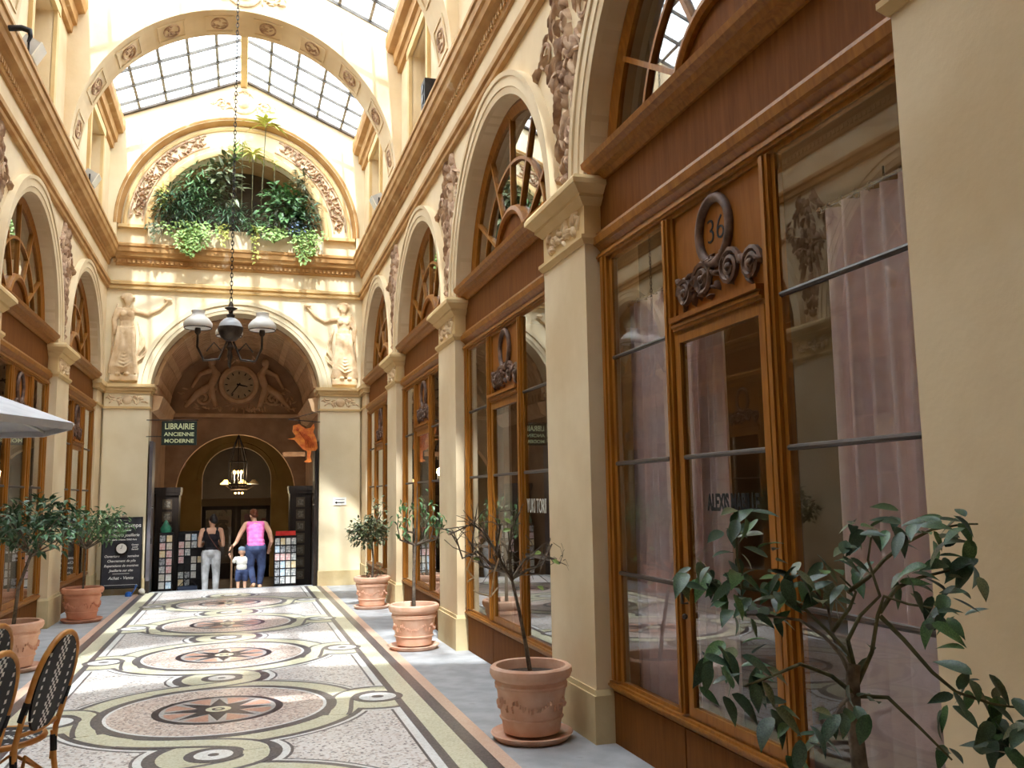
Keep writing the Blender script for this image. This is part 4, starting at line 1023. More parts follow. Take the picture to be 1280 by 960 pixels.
# near shrub with big glossy leaves, each leaf its own piece
t = thing('potted_camellia', 'glossy green leafy shrub with dark stems in front of the pink curtained shop front', 'potted shrub', (1.63, 2.02, gz(2.02)))
pot_parts(t, terra)
b0 = Vector(t.location); Q = lambda px, py_, Y=2.0: P(px, py_, Y) - b0
stems = {'main': [(1075, 958, 2.0), (1068, 900, 2.0), (1066, 850, 2.0), (1068, 830, 2.0)],
 'l1': [(1066, 850, 2.0), (1052, 820, 2.02), (1030, 795, 2.06), (1000, 775, 2.12), (960, 770, 2.16), (930, 768, 2.2)],
 'l2': [(1068, 868, 2.0), (1040, 845, 1.96), (1000, 830, 1.9), (965, 845, 1.86), (930, 858, 1.84)],
 'u1': [(1068, 835, 2.0), (1055, 810, 2.04), (1036, 790, 2.1), (1010, 765, 2.14), (985, 745, 2.2), (940, 735, 2.2), (900, 732, 2.2)],
 'u2': [(985, 748, 2.2), (960, 740, 2.2), (928, 735, 2.18), (922, 700, 2.16), (920, 665, 2.14)],
 'r1': [(1070, 860, 2.0), (1090, 815, 1.98), (1097, 770, 1.96), (1105, 745, 1.95), (1135, 755, 1.9), (1165, 760, 1.86)],
 'r2': [(1100, 765, 1.96), (1120, 735, 1.98), (1150, 722, 2.0), (1190, 712, 2.0), (1215, 700, 2.0)],
 'r3': [(1060, 740, 2.06), (1085, 722, 2.06), (1105, 700, 2.05), (1130, 680, 2.04), (1165, 662, 2.02), (1205, 655, 2.0), (1222, 655, 2.0)],
 'r4': [(1100, 770, 1.96), (1130, 800, 1.92), (1165, 840, 1.88), (1195, 865, 1.85), (1240, 880, 1.82), (1275, 885, 1.8)],
 'r5': [(1066, 870, 2.0), (1110, 872, 1.94), (1150, 910, 1.9), (1190, 950, 1.86)],
 'm1': [(1050, 815, 2.04), (1040, 790, 2.1), (1035, 760, 2.12), (1020, 740, 2.12)],
 'm2': [(1068, 835, 2.0), (1060, 800, 1.98), (1075, 770, 1.98), (1100, 745, 1.96), (1085, 700, 2.0), (1090, 665, 2.02)],
 'd1': [(1066, 868, 2.0), (1052, 880, 1.9), (1040, 900, 1.85)], 'c1': [(1040, 790, 2.1), (1062, 760, 2.1), (1070, 740, 2.1), (1050, 720, 2.1)]}
for nm_, pts in stems.items():
    r0, r1 = (.021, .017) if nm_ == 'main' else (.0065, .0025)
    MB().tube([Q(*p) for p in pts], list(np.linspace(r0, r1, len(pts))), 7).build('stem', bark if nm_ in ('main', 'l1', 'm1', 'd1') else bark_g, t, 60)
MB().tube([(0, 0, .39), Q(1078, 985, 2.0), Q(1075, 958, 2.0)], [.028, .024, .021], 8).build('trunk', bark, t, 60)
LM = []
for i in range(4):
    m_ = MB(); prof = [(0, .02), (.10, .16), (.25, .235), (.45, .25), (.62, .205), (.78, .13), (.92, .045), (1.0, .004)]; vs_ = []
    for u, w_ in prof:
        zz = -(.05+.11*i)*u*u; w_ *= .76+.06*i
        vs_ += [(u, w_, zz+w_*.28), (u, 0, zz), (u, -w_, zz+w_*.28)]
    m_.add(vs_, [(3*j+c_, 3*j+c_+1, 3*j+c_+4, 3*j+c_+3) for j in range(len(prof)-1) for c_ in (0, 1)]); LM.append(m_)
clusters = [(920, 655, 2.14, 8, 26), (938, 690, 2.16, 7, 30), (900, 720, 2.2, 12, 30), (870, 715, 2.2, 7, 26), (960, 720, 2.18, 12, 32), (1000, 725, 2.14, 10, 28), (1035, 730, 2.12, 10, 28), (910, 750, 2.18, 8, 26), (945, 770, 2.18, 6, 24), (975, 760, 2.15, 6, 24), (1060, 720, 2.1, 8, 28),
 (890, 815, 1.9, 6, 22), (925, 835, 1.86, 9, 30), (950, 855, 1.85, 6, 24), (900, 860, 1.85, 4, 22), (965, 890, 1.84, 4, 20), (1085, 665, 2.02, 6, 26), (1065, 690, 2.05, 5, 24), (1120, 665, 2.04, 8, 26), (1160, 660, 2.02, 8, 26), (1200, 658, 2.0, 8, 26), (1175, 690, 2.0, 5, 24), (1215, 705, 2.0, 6, 26), (1190, 740, 1.95, 7, 28), (1150, 745, 1.92, 7, 26), (1175, 770, 1.88, 6, 24), (1130, 720, 1.98, 5, 24),
 (1110, 650, 2.04, 3, 18), (1075, 815, 1.98, 3, 18), (1040, 895, 1.86, 5, 20), (1005, 915, 1.84, 4, 22), (990, 935, 1.84, 4, 22), (1065, 880, 1.9, 4, 22), (1220, 855, 1.84, 9, 34), (1255, 880, 1.82, 10, 34), (1240, 920, 1.82, 9, 30), (1200, 870, 1.86, 5, 24), (1270, 920, 1.8, 7, 26), (1180, 940, 1.88, 3, 18)]
R = random.Random(41)
lmats = [leaf_n, leaf_n, leaf_n, leaf_n, leaf_d, leaf_d, leaf_m, leaf_o]
LME = {}
for px, py_, Y, n, sd in clusters:
    for i in range(round(n*1.15)):
        p = Q(px+R.gauss(0, sd*.55), py_+R.gauss(0, sd*.42), Y+R.gauss(0, .05))
        d = Vector((R.uniform(-1, 1), R.uniform(-.8, .6), R.uniform(-1.0, .45))).normalized(); nn = Vector((R.uniform(-.4, .4), R.uniform(-.9, .1), 1.0))
        L_ = R.uniform(.055, .092); v = R.randrange(4); mi = R.randrange(8)
        key = (v, lmats[mi].name)
        if key not in LME:
            LME[key] = LM[v].mesh('leaf', 60, fix=False); LME[key].materials.append(lmats[mi])
        nn = nn - d*nn.dot(d); nn.normalize(); w = nn.cross(d)
        o = obj('leaf', LME[key], None, t)
        o.matrix_local = Matrix.Translation(p) @ Matrix(((d.x*L_, w.x*L_, nn.x*L_, 0), (d.y*L_, w.y*L_, nn.y*L_, 0), (d.z*L_, w.z*L_, nn.z*L_, 0), (0, 0, 0, 1)))

# ------------------------------------------------------------------ hanging lamp on a long chain
lx, ly, lz = -.04, 9.90, 3.42
t = thing('hanging_lamp', 'three armed hanging lamp with white opal shades and a grey globe on a long chain', 'chandelier', (lx, ly, lz))
ZTOP = ZB + RB - lz
MB().ell((0, 0, .0), (.125, .125, .125), 24, 14).build('globe', zinc, t, 60)
MB().lathe([(.01, -.135), (.06, -.125), (.1, -.09), (.131, -.02), (.134, .015), (.128, .02), (.12, -.02)], n=24).build('globe_cup', brass_dk, t, 40)
MB().lathe([(.03, .10), (.045, .15), (.02, .17), (.028, .20), (.07, .225), (.03, .24), (.02, .28), (.012, .30)], n=16).build('finial', brass_dk, t, 40)
for i, a in enumerate((math.radians(196), math.radians(-16), math.radians(93))):
    x, y = .34*math.cos(a), .34*math.sin(a)
    MB().tube([(x*.1, y*.1, -.14), (x*.35, y*.35, -.34), (x*.8, y*.8, -.36), (x, y, -.22), (x, y, -.02)], .013, 6).tube([(x*.25, y*.25, -.25), (x*.5, y*.5, -.16), (x*.72, y*.72, -.26)], .008, 5).build('arm', brass_dk, t, 60)
    MB().lathe([(.015, -.09), (.03, -.07), (.03, -.03), (.02, .0)], (x, y, 0), 10).build('burner', brass_dk, t, 40)
    MB().lathe([(.135, .0), (.148, .025), (.145, .055), (.11, .10), (.072, .13), (.062, .155), (.07, .185), (.065, .187), (.055, .155), (.066, .125), (.1, .095), (.132, .05), (.136, .025), (.126, .004)], (x, y, -.02), 26).build('shade', opal, t, 60)
    MB().ell((x, y, .04), (.03, .03, .045), 10, 7).build('bulb', bulb_m, t)
    MB().tube([(x+.138*math.cos(q_), y+.138*math.sin(q_), -.02) for q_ in np.linspace(0, 2*PI, 25)], .006, 5).build('shade_ring', brass_dk, t)
MB().lathe([(.012, -.14), (.04, -.2), (.02, -.24), (.03, -.3), (.012, -.36), (.018, -.4), (.005, -.43)], n=14).build('drop', brass_dk, t, 40)
LK = [MB().tube([(.013*math.cos(q_) if h == 0 else 0, 0 if h == 0 else .013*math.cos(q_), .03*math.sin(q_)) for q_ in np.linspace(0, 2*PI, 13)], .0045, 5).mesh('link') for h in (0, 1)]
z = .32; i = 0
while z < ZTOP:
    obj('chain_link', LK[i % 2], iron, t, (0, 0, z)); z += .045; i += 1

# ------------------------------------------------------------------ rattan chairs and parasol
def uv_plane(me, fn):
    uv = me.uv_layers.new(name='UVMap')
    for lp in me.loops: uv.data[lp.index].uv = fn(me.vertices[lp.vertex_index].co)
def chair(label, loc, rz):
    """bistro chair, faces +y locally, back at y<0"""
    t = thing('rattan_chair', label, 'chair', loc, rz, 'black and white rattan bistro chairs')
    lean = lambda z: -.20 - .12*max(0, (z-.46))/.46
    # oval back hoop running into the rear legs
    hoop = [(.19, -.19, .30), (.195, -.20, .46), (.20, lean(.55), .55)] + [(.20*math.cos(a), lean(.72+.235*math.sin(a)), .72+.235*math.sin(a)) for a in np.linspace(0, PI, 15)] + [(-.20, lean(.55), .55), (-.195, -.20, .46), (-.19, -.19, .30)]
    MB().tube(hoop, .0145, 8).build('back_hoop', rattan, t, 60)
    if 'b' not in CACHE:
        mb = MB(); n = 28; rim = [(.178*math.cos(2*PI*i/n), lean(.71+.23*math.sin(2*PI*i/n)), .71+.23*math.sin(2*PI*i/n)) for i in range(n)]
        mb.add(rim + [(x, y-.012, z_) for x, y, z_ in rim], [tuple(range(n)), tuple(range(2*n-1, n-1, -1))] + [(i, n+i, n+(i+1) % n, (i+1) % n) for i in range(n)])
        CACHE['b'] = mb.mesh('back'); uv_plane(CACHE['b'], lambda c: (c.x*.85+.5, c.z*.85))
        mb = MB(); rim = [(.205*math.cos(2*PI*i/n)*(1-.1*math.sin(2*PI*i/n)), .205*math.sin(2*PI*i/n), .455) for i in range(n)]
        mb.add(rim + [(x, y, .44) for x, y, z_ in rim], [tuple(range(n)), tuple(range(2*n-1, n-1, -1))] + [(i, n+i, n+(i+1) % n, (i+1) % n) for i in range(n)])
        CACHE['s'] = mb.mesh('seat'); uv_plane(CACHE['s'], lambda c: (c.x*.85+.5, c.y*.85))
    obj('back_weave', CACHE['b'], weave, t); obj('seat_weave', CACHE['s'], weave, t)
    MB().tube([(.215*math.cos(a)*(1-.1*math.sin(a)), .215*math.sin(a), .445) for a in np.linspace(0, 2*PI, 29)], .015, 8).build('seat_rim', rattan, t, 60)
    MB().tube([(-.18, -.205, .50), (0, -.215, .49), (.18, -.205, .50)], .011, 6).build('back_rail', rattan, t, 60)
    for sx in (-1, 1):
        l = MB().tube([(sx*.19, -.19, .44), (sx*.19, -.20, .30), (sx*.20, -.24, .0)], .0145, 8).build('leg', rattan, t, 60)
        MB().tube([(sx*.19, -.192, .42), (sx*.19, -.197, .34)], .0175, 8).build('binding', black_m, l); MB().tube([(sx*.197, -.228, .09), (sx*.199, -.236, .03)], .0175, 8).build('binding', black_m, l)
        l = MB().tube([(sx*.16, .15, .44), (sx*.165, .17, .22), (sx*.175, .19, .0)], .0145, 8).build('leg', rattan_d, t, 60)
        MB().tube([(sx*.16, .152, .42), (sx*.162, .158, .34)], .0175, 8).build('binding', black_m, l)
        MB().tube([(sx*.19, -.19, .22), (sx*.17, 0, .33), (sx*.165, .16, .22)], .009, 6).build('brace', rattan, t, 60)
        MB().tube([(sx*.2, lean(.55), .57), (sx*.2, lean(.66), .66)], .0175, 8).build('binding', black_m, t)
    MB().tube([(-.19, -.21, .2), (0, -.15, .36), (.19, -.21, .2)], .009, 6).build('brace', rattan, t, 60); MB().tube([(-.165, .17, .2), (0, .12, .36), (.165, .17, .2)], .009, 6).build('brace', rattan, t, 60)
    return t
chair('rattan bistro chair standing alone beside the mosaic, its back to the passage', (-1.03, 5.10, gz(5.1)), math.radians(74))
chair('rattan bistro chair in front of the other two, its back against the passage', (-1.17, 4.46, gz(4.4)), math.radians(74))
chair('rattan bistro chair by the large pot, half behind its neighbours', (-1.42, 5.50, gz(5.5)), math.radians(74))
t = thing('parasol', 'white canvas parasol spread over the rattan chairs', 'parasol', (-1.50, 4.86, gz(4.86)))
mb = MB(); tips = [(.80*math.cos(i*PI/4), .80*math.sin(i*PI/4), 1.985) for i in range(8)]
mids = [(.4*math.cos(i*PI/4), .4*math.sin(i*PI/4), 2.14) for i in range(8)]
mb.add([(0, 0, 2.29)] + mids + tips + [(x*.99, y*.99, z_-.035) for x, y, z_ in tips], [(0, 1+i, 1+(i+1) % 8) for i in range(8)] + [(1+i, 9+i, 9+(i+1) % 8, 1+(i+1) % 8) for i in range(8)] + [(9+i, 17+i, 17+(i+1) % 8, 9+(i+1) % 8) for i in range(8)])
o = mb.build('canopy', canvas, t, fix=False); so = o.modifiers.new('cloth', 'SOLIDIFY'); so.thickness = .006
for i in range(8): MB().tube([(0, 0, 2.26), tuple(np.array(mids[i])-[0, 0, .02]), tuple(np.array(tips[i])-[0, 0, .012])], .008, 5).build('rib', white_m, t)
MB().tube([(0, 0, .05), (0, 0, 2.34)], .022, 10).build('pole', white_m, t, 60)
MB().lathe([(.05, .0), (.25, .0), (.25, .06), (.06, .09), (.03, .25)], n=20).build('base', iron, t, 40)

# ------------------------------------------------------------------ things at the end of the passage
t = thing('chalkboard', 'black chalkboard sign with white lettering and a white clock face', 'sign', (-1.945, YE-.22, gz(YE-.2)))
MB().box(-.32, .32, -.012, .012, .14, 1.38).build('board', slate, t)
mb = MB().box(-.34, -.32, -.02, .02, .0, 1.40).box(.32, .34, -.02, .02, .0, 1.40).box(-.34, .34, -.02, .02, 1.38, 1.40).box(-.34, .34, -.02, .02, .12, .14); mb.build('frame', iron, t)
MB().box(-.34, -.30, .0, .07, .0, .9).box(.30, .34, .0, .07, .0, .9).build('strut', iron, t)
LN = [('Contre-Temps', 1.25, .105, 0, 1.0), ('Rue Vivienne', 1.165, .055, .25, 1.0), ('Horlogerie Joaillerie', 1.075, .074, .25, .95), ('13 Galerie Vivienne 75002 Paris', .995, .04, .25, .95), ('Ouvert', .90, .04, .2, 1), ('Lundi', .86, .04, .2, 1), ('Samedi', .82, .04, .2, 1),
      ('Ouverture        semaine', .70, .062, .25, .95), ('Changement de pile', .615, .062, .25, .95), ('Reparations de montres', .53, .062, .25, .95), ('Joaillerie sur site', .445, .062, .25, .95), ('Achat - Vente', .31, .075, .25, 1)]
for s0, z, sz, sh, wx in LN:
    text('lettering', s0, sz, chalk, t, (.22 if s0 in ('Ouvert', 'Lundi', 'Samedi') else 0, -.0125, z), (PI/2, 0, 0), .0008, shear=sh, sx=wx, bold=.0012)
MB().box(-.14, .14, -.014, -.011, .385, .392).build('chalk_line', chalk, t); MB().box(-.28, .28, -.014, -.011, .185, .191).build('chalk_line', chalk, t)
c2 = cyl(.115, -.05, -.012, 28).T(lambda v: (v[0], v[1], v[2]+.83)).build('clock_body', iron, t); cyl(.088, -.058, -.05, 28).T(lambda v: (v[0], v[1], v[2]+.84)).build('clock_dial', white_m, c2)
MB().tube([(-.02, -.062, .84), (0, -.062, .84), (.01, -.062, .90)], .004, 4).build('clock_hand', ink, c2)
t = thing('blue_watering_can', 'small shiny blue object on the floor in front of the chalkboard', 'ornament', (-1.78, YE-.48, gz(YE-.48)))
MB().lathe([(.02, 0), (.055, .0), (.06, .035), (.04, .08), (.02, .085)], n=14).build('body', mat('blue_enamel', (30, 80, 170), (60, 120, 200), 20, .3), t, 40)
MB().tube([(.04, 0, .03), (.10, 0, .12), (.13, 0, .20)], [.014, .01, .022], 7).build('spout', MATS['blue_enamel'], t, 60)
t = thing('guard_ball', 'small pale stone ball on the floor at the foot of the end pier', 'bollard', (-1.58, YE-.30, gz(YE-.3)))
MB().ell((0, 0, .06), .06, 14, 10).lathe([(.02, 0), (.045, 0), (.03, .02)], n=12).build('ball', mat('pale_stone', (190, 184, 176), (206, 200, 190), 9, .6), t, 60)
t = thing('arrow_plaque', 'small white plaque with a black arrow on the sunlit pier', 'sign', (1.97, YE-.105, 1.53))
MB().box(-.125, .125, -.012, 0, -.075, .075).build('plate', white_m, t)
MB().box(-.06, .09, -.015, -.012, -.035, -.018).prism([(-.10, -.0265), (-.055, -.055), (-.055, .002)], lambda a, b, d: (a, d, b), -.015, -.012).build('arrow', ink, t)
MB().box(-.09, .09, -.0135, -.012, .028, .036).build('grey_line', bar_m, t)
t = thing('house_number_plate', 'black house number painted on the pier above the chalkboard', 'number', (-2.02, YE-.101, 1.34))
text('digits', '13', .13, ink, t, (-.08, 0, 0), (PI/2, 0, 0), .001, bold=.002); text('suffix', 'bis', .07, ink, t, (.09, 0, -.02), (PI/2, 0, 0), .001)
# bookshop sign on its bracket
t = thing('bookshop_sign', 'dark green hanging sign reading LIBRAIRIE ANCIENNE MODERNE', 'sign', (-1.02, YE-.28, 2.62))
MB().box(-.31, .31, -.015, .015, .0, .45).build('sign_board', mat('sign_green', (22, 34, 28), (30, 44, 36), 5, .6), t)
lm = mat('sign_letter', (206, 214, 170), None, rough=.7)
text('lettering', 'LIBRAIRIE', .155, lm, t, (0, -.0155, .345), (PI/2, 0, 0), .001, sx=.80, bold=.003); text('lettering', 'ANCIENNE', .098, lm, t, (0, -.0155, .20), (PI/2, 0, 0), .001, sx=1.08, bold=.002); text('lettering', 'MODERNE', .098, lm, t, (0, -.0155, .075), (PI/2, 0, 0), .001, sx=1.12, bold=.002)
MB().tube([(-.58, .06, .47), (.33, 0, .47)], .010, 6).tube([(-.58, .06, .16), (-.31, 0, .16)], .008, 6).build('bracket', iron, t)
# orange wooden bird sign
t = thing('bird_sign', 'orange carved wooden bird perched on a plank, hung as a shop sign', 'sign', (1.16, YE-.28, 2.30))
outl = [(-.21, .44), (-.10, .46), (-.06, .50), (-.12, .58), (-.11, .70), (.0, .73), (.06, .68), (.13, .64), (.22, .66), (.28, .74), (.30, .66), (.27, .58), (.33, .44), (.36, .27), (.32, .21), (.24, .21), (.22, .10), (.25, .0), (.18, -.02), (.10, .0), (.16, .05), (.16, .20), (.08, .24), (.0, .33), (-.08, .42)]
og = mat('orange_wood', (190, 84, 30), (220, 132, 50), 14, .6, .4, 50)
MB().prism(outl, lambda a, b, d: (a, d, b), -.03, .03).build('bird_body', og, t)
mb = MB()
for i in range(5): mb.tube([(.02+.04*i, -.035, .58-.02*i), (.12+.04*i, -.05, .42-.02*i), (.14+.04*i, -.04, .27)], .014, 5)
mb.ell((-.03, -.035, .62), (.03, .02, .035)); mb.build('wing_feathers', mat('dark_orange_wood', (172, 70, 26), (196, 96, 36), 14, .6), t, 60)
MB().box(-.30, .12, -.03, .03, .10, .19).build('perch_plank', mat('perch_wood', (150, 104, 66), (170, 122, 80), 9, .7), t)
MB().tube([(-.2, .02, .82), (.41, .1, .78)], .009, 6).tube([(-.2, .02, .82), (.41, .1, 1.0)], .006, 5).tube([(.0, .0, .73), (.0, .01, .81)], .006, 5).build('bracket', iron, t)
# open door leaf, bookcases, notice
def leaf_door(s_, label):
    t = thing('door_leaf', label, 'door', (s_*1.545, YE+.12, gz(YE)-.05)); sg = -s_
    MB().box(min(0, sg*.06), max(0, sg*.06), -.2, .28, .28, 2.85).build('panel', mat('grey_door', (92, 88, 94), (108, 104, 110), 5, .5) if s_ < 0 else dark_wood, t)
    MB().box(min(0, sg*.065), max(0, sg*.065), -.2, .28, .02, .28).build('kick_board', dark_wood, t)
    MB().tube([(sg*.07, -.16+.03*math.cos(a), 1.0+.05*math.sin(a)) for a in np.linspace(0, 2*PI, 15)], .008, 5).build('ring_handle', iron, t)
    MB().ell((sg*.07, -.17, 1.62), .022, 8, 6).build('door_knob', chrome, t)
leaf_door(-1, 'tall grey door leaf folded back against the reveal beside the chalkboard'); leaf_door(1, 'tall black door leaf folded back against the reveal under the bird sign')
def bookcase(s_, label):
    t = thing('bookcase', label, 'bookcase', (s_*1.32, 19.78, -.5))
    MB().box(-.22, .22, -.28, .30, 0, 2.30).build('body', dark_wood, t)
    MB().box(-.25, .25, -.32, .33, 2.26, 2.36).box(-.24, .24, -.31, .32, 2.2, 2.26).build('cornice', dark_wood, t)
    MB().box(-.24, .24, -.31, .31, 0, .25).build('plinth', dark_wood, t)
    for i in range(7):
        z0 = .42+i*.25
        f = MB().box(-.09, .09, -.295, -.28, z0, z0+.2).build('picture_frame', mat('old_gilt', (70, 58, 44), (92, 78, 60), 9, .5), t)
        MB().box(-.06, .06, -.30, -.294, z0+.035, z0+.165).build('print', mat('old_print', (130, 122, 108), (78, 72, 66), 30, .8), f)
bookcase(-1, 'tall black bookcase with a moulded top beyond the grey door leaf'); bookcase(1, 'tall black bookcase hung with small frames beside the red topped rack')
cards = [mat('card_%d' % i, a, b, 26, .5) for i, (a, b) in enumerate([((230, 226, 216), (196, 188, 172)), ((240, 238, 232), (120, 130, 140)), ((226, 200, 140), (240, 230, 206)), ((150, 186, 212), (230, 236, 240)), ((238, 222, 220), (216, 150, 150)), ((70, 74, 84), (200, 202, 206)), ((240, 240, 236), (216, 212, 204))])]
def rack(label, loc, cols, rows, w, h, top, grp, clab, rz=0.0, seed=1, fill=1.0):
    t = thing('postcard_rack', label, 'rack', loc, rz); R = random.Random(seed); x0 = -cols*w/2
    H_ = .42+rows*h
    mb = MB()
    for i in range(cols+1): mb.tube([(x0+i*w, .01, .05), (x0+i*w, .01, H_)], .005, 4)
    for j in range(rows+1): mb.tube([(x0, .01, .36+j*h), (-x0, .01, .36+j*h)], .005, 4); mb.tube([(x0, -.03, .38+j*h), (-x0, -.03, .38+j*h)], .004, 4)
    mb.build('wire_grid', iron, t); MB().box(x0, -x0, .02, .30, .05, H_).build('core', black_m, t)
    MB().tube([(0, .15, .0), (0, .15, .1)], .03, 8).lathe([(.02, 0), (.2, 0), (.2, .03), (.03, .05)], (0, .15, 0), 14).build('foot', iron, t)
    if top: MB().box(x0+.02, -x0-.02, -.02, .05, H_+.0, H_+.09).build('header', top, t)
    M_ = Matrix.Translation(loc) @ Matrix.Rotation(rz, 4, 'Z')
    for i in range(cols):
        for j in range(rows):
            if R.random() > fill: continue
            cm_ = R.choice(cards); cw_, chh = w*.40, h*.42
            o = obj('postcard', CACHE.setdefault(('card', cols, cm_.name, round(w, 3)), MB().box(-cw_, cw_, -.002, .002, -chh, chh).mesh('card')), cm_, None,
                    M_ @ Vector((x0+(i+.5)*w, -.012, .38+(j+.5)*h)), (math.radians(-6), 0, rz), clab, 'postcard', grp)
rack('black wire postcard rack with a red header beside the woman in pink', (1.0, 18.98, -.5), 4, 6, .108, .155, mat('red_header', (206, 34, 30), (226, 60, 50), 9, .5), 'postcards on the red topped rack', 'small postcard standing in the red topped rack', seed=5)
rack('black wire postcard rack close to the grey door leaf', (-1.28, 18.92, -.5), 2, 7, .125, .15, None, 'postcards on the rack by the grey door', 'small postcard standing in the narrow rack by the grey door', seed=2)
rack('wide black wire postcard rack behind the woman in the black top', (-.84, 19.38, -.5), 4, 7, .12, .15, None, 'postcards on the wide rack', 'small dim postcard standing in the wide rack behind the woman in black', seed=9, fill=.75)
t = thing('green_bottle_display', 'round green display topping the postcard rack by the grey door', 'display', (-1.30, 19.08, .97))
MB().lathe([(.02, 0), (.10, 0), (.11, .08), (.06, .16), (.02, .24)], n=12).build('body', mat('green_glass', (40, 110, 90), (70, 150, 120), 9, .3), t, 40)
t = thing('navy_crate', 'dark navy crate on the floor beside the woman in the black top', 'crate', (-.86, 18.98, -.5))
mb = MB().box(-.18, .18, -.12, .12, 0, .02).box(-.18, -.165, -.12, .12, .02, .42).box(.165, .18, -.12, .12, .02, .42).box(-.165, .165, -.12, -.105, .02, .42).box(-.165, .165, .105, .12, .02, .42)
mb.build('box', mat('navy', (26, 32, 48), (34, 42, 60), 9, .6), t); MB().tube([(-.17, 0, .42), (0, 0, .58), (.17, 0, .42)], .008, 5).build('handle', iron, t)
t = thing('hand_rail', 'slim brown hand rail post at the top of the steps between the visitors', 'railing', (-.04, 18.62, -.34))
MB().tube([(0, 0, 0), (0, 0, 1.03)], .02, 8).build('post', mat('rail_wood', (110, 84, 62), (130, 102, 78), 9, .5), t)
MB().tube([(0, -.1, 1.04), (0, .1, 1.02), (0, .9, .75)], .024, 8).build('rail', MATS['rail_wood'], t, 60)
MB().tube([(0, .88, -.16), (0, .88, .75)], .02, 8).build('post', MATS['rail_wood'], t)

# ------------------------------------------------------------------ people (seen from behind)
def hand(mb, w, d, r=.008, n=None):
    """palm and five fingers from wrist w along direction d, thumb on the side n"""
    w = Vector(w); d = Vector(d).normalized(); n = Vector(n or (0, 0, 1)); sd = d.cross(n).normalized()
    mb.limb([w, w+d*.045, w+d*.075], [.022, .028, .026], 8)
    for i in range(4):
        b = w + d*.075 + sd*(.021-.014*i); L = (.062, .07, .066, .05)[i]
        mb.limb([b, b+d*L*.5-n*.006, b+d*L*.85-n*.022], [r*1.1, r, r*.85], 6)
    b = w + d*.03 + sd*.026
    mb.limb([b, b+d*.025+sd*.022, b+d*.052+sd*.024-n*.012], [r*1.3, r*1.1, r*.9], 6)
def head(mb, c, k=1.0, turn=0.0, tilt=0.0):
    """skull, jaw, nose, ears; faces +y before turning"""
    c = Vector(c); M_ = Matrix.Rotation(turn, 3, 'Z') @ Matrix.Rotation(-tilt, 3, 'X')
    def e(o, r): mb.ellb(c + M_ @ Vector(o)*k, M_ @ Vector((r[0], 0, 0))*k, M_ @ Vector((0, r[1], 0))*k, M_ @ Vector((0, 0, r[2]))*k, 12, 8)
    e((0, -.005, .02), (.076, .094, .095)); e((0, .03, -.05), (.056, .062, .065)); e((0, .098, -.01), (.012, .02, .024)); e((-.077, .0, -.01), (.012, .02, .03)); e((.077, .0, -.01), (.012, .02, .03))
    e((0, .088, -.05), (.024, .012, .008)); e((-.03, .082, .015), (.014, .01, .008)); e((.03, .082, .015), (.014, .01, .008))
    return c, M_
def hairdo(mb, c, M_, k, parts):
    for o, r in parts: mb.ellb(c + M_ @ Vector(o)*k, M_ @ Vector((r[0], 0, 0))*k, M_ @ Vector((0, r[1], 0))*k, M_ @ Vector((0, 0, r[2]))*k, 12, 8)

# woman in black tank top and pale jeans
t = thing('person', 'woman in a black tank top and grey jeans with dark pinned up hair', 'person', (-.44, 19.02, -.335))
b = MB()
c, M_ = head(b, (.02, .03, 1.50), 1.0, math.radians(38), math.radians(14))
b.limb([(.01, .0, 1.33), (.015, .015, 1.42)], [.05, .046])
b.ell((0, 0, 1.22), (.15, .10, .15)); b.ell((0, 0, 1.05), (.125, .09, .14)); b.ell((0, 0, .90), (.165, .115, .12)); b.limb([(-.15, 0, 1.325), (.15, 0, 1.325)], [.055, .055])
for s_ in (-1, 1):
    b.limb([(s_*.175, 0, 1.32), (s_*.215, -.02, 1.17), (s_*.225, -.01, 1.03), (s_*.19, .12, 1.02), (s_*.13, .22, 1.08)], [.052, .045, .038, .034, .026]); hand(b, (s_*.13, .22, 1.08), (-s_*.5, .6, .5), .0085, (0, -.5, .8))
    b.limb([(s_*.085, 0, .86), (s_*.105, .01, .47), (s_*.10, -.01, .10)], [.095, .06, .04]); b.limb([(s_*.10, -.03, .05), (s_*.11, .12, .03)], [.04, .03])
blended(b.build('body', skin_m, t), .008)
m_ = MB(); m_.ell((0, 0, 1.19), (.163, .113, .14)); m_.ell((0, 0, 1.05), (.14, .104, .15)); m_.ell((0, 0, .94), (.168, .122, .09)); m_.limb([(-.10, -.03, 1.22), (-.11, -.015, 1.355)], [.06, .035]); m_.limb([(.10, -.03, 1.22), (.11, -.015, 1.355)], [.06, .035])
blended(m_.build('tank_top', mat('black_cotton', (24, 22, 28), (34, 32, 38), 20, .9), t), .01)
m_ = MB(); m_.ell((0, -.01, .885), (.175, .13, .125))
for s_ in (-1, 1): m_.limb([(s_*.085, -.005, .86), (s_*.105, .01, .47), (s_*.10, -.01, .09)], [.108, .074, .055])
blended(m_.build('jeans', mat('grey_denim', (150, 150, 150), (196, 198, 202), 7, .9), t), .01)
m_ = MB(); hairdo(m_, c, M_, 1, [((0, -.025, .035), (.086, .092, .095)), ((0, -.05, .10), (.05, .05, .045)), ((0, -.07, -.01), (.07, .05, .06))]); blended(m_.build('hair', hair_b, t), .01)
MB().tube([(-.10, -.085, 1.33), (-.02, -.128, 1.18), (.09, -.118, 1.02), (.17, -.06, .92)], .009, 5).build('bag_strap', mat('brown_strap', (90, 50, 40), None, rough=.6), t)
m_ = MB()
for s_ in (-1, 1): m_.limb([(s_*.10, -.03, .035), (s_*.11, .13, .03)], [.045, .036])
m_.build('shoes', white_m, t, 60)

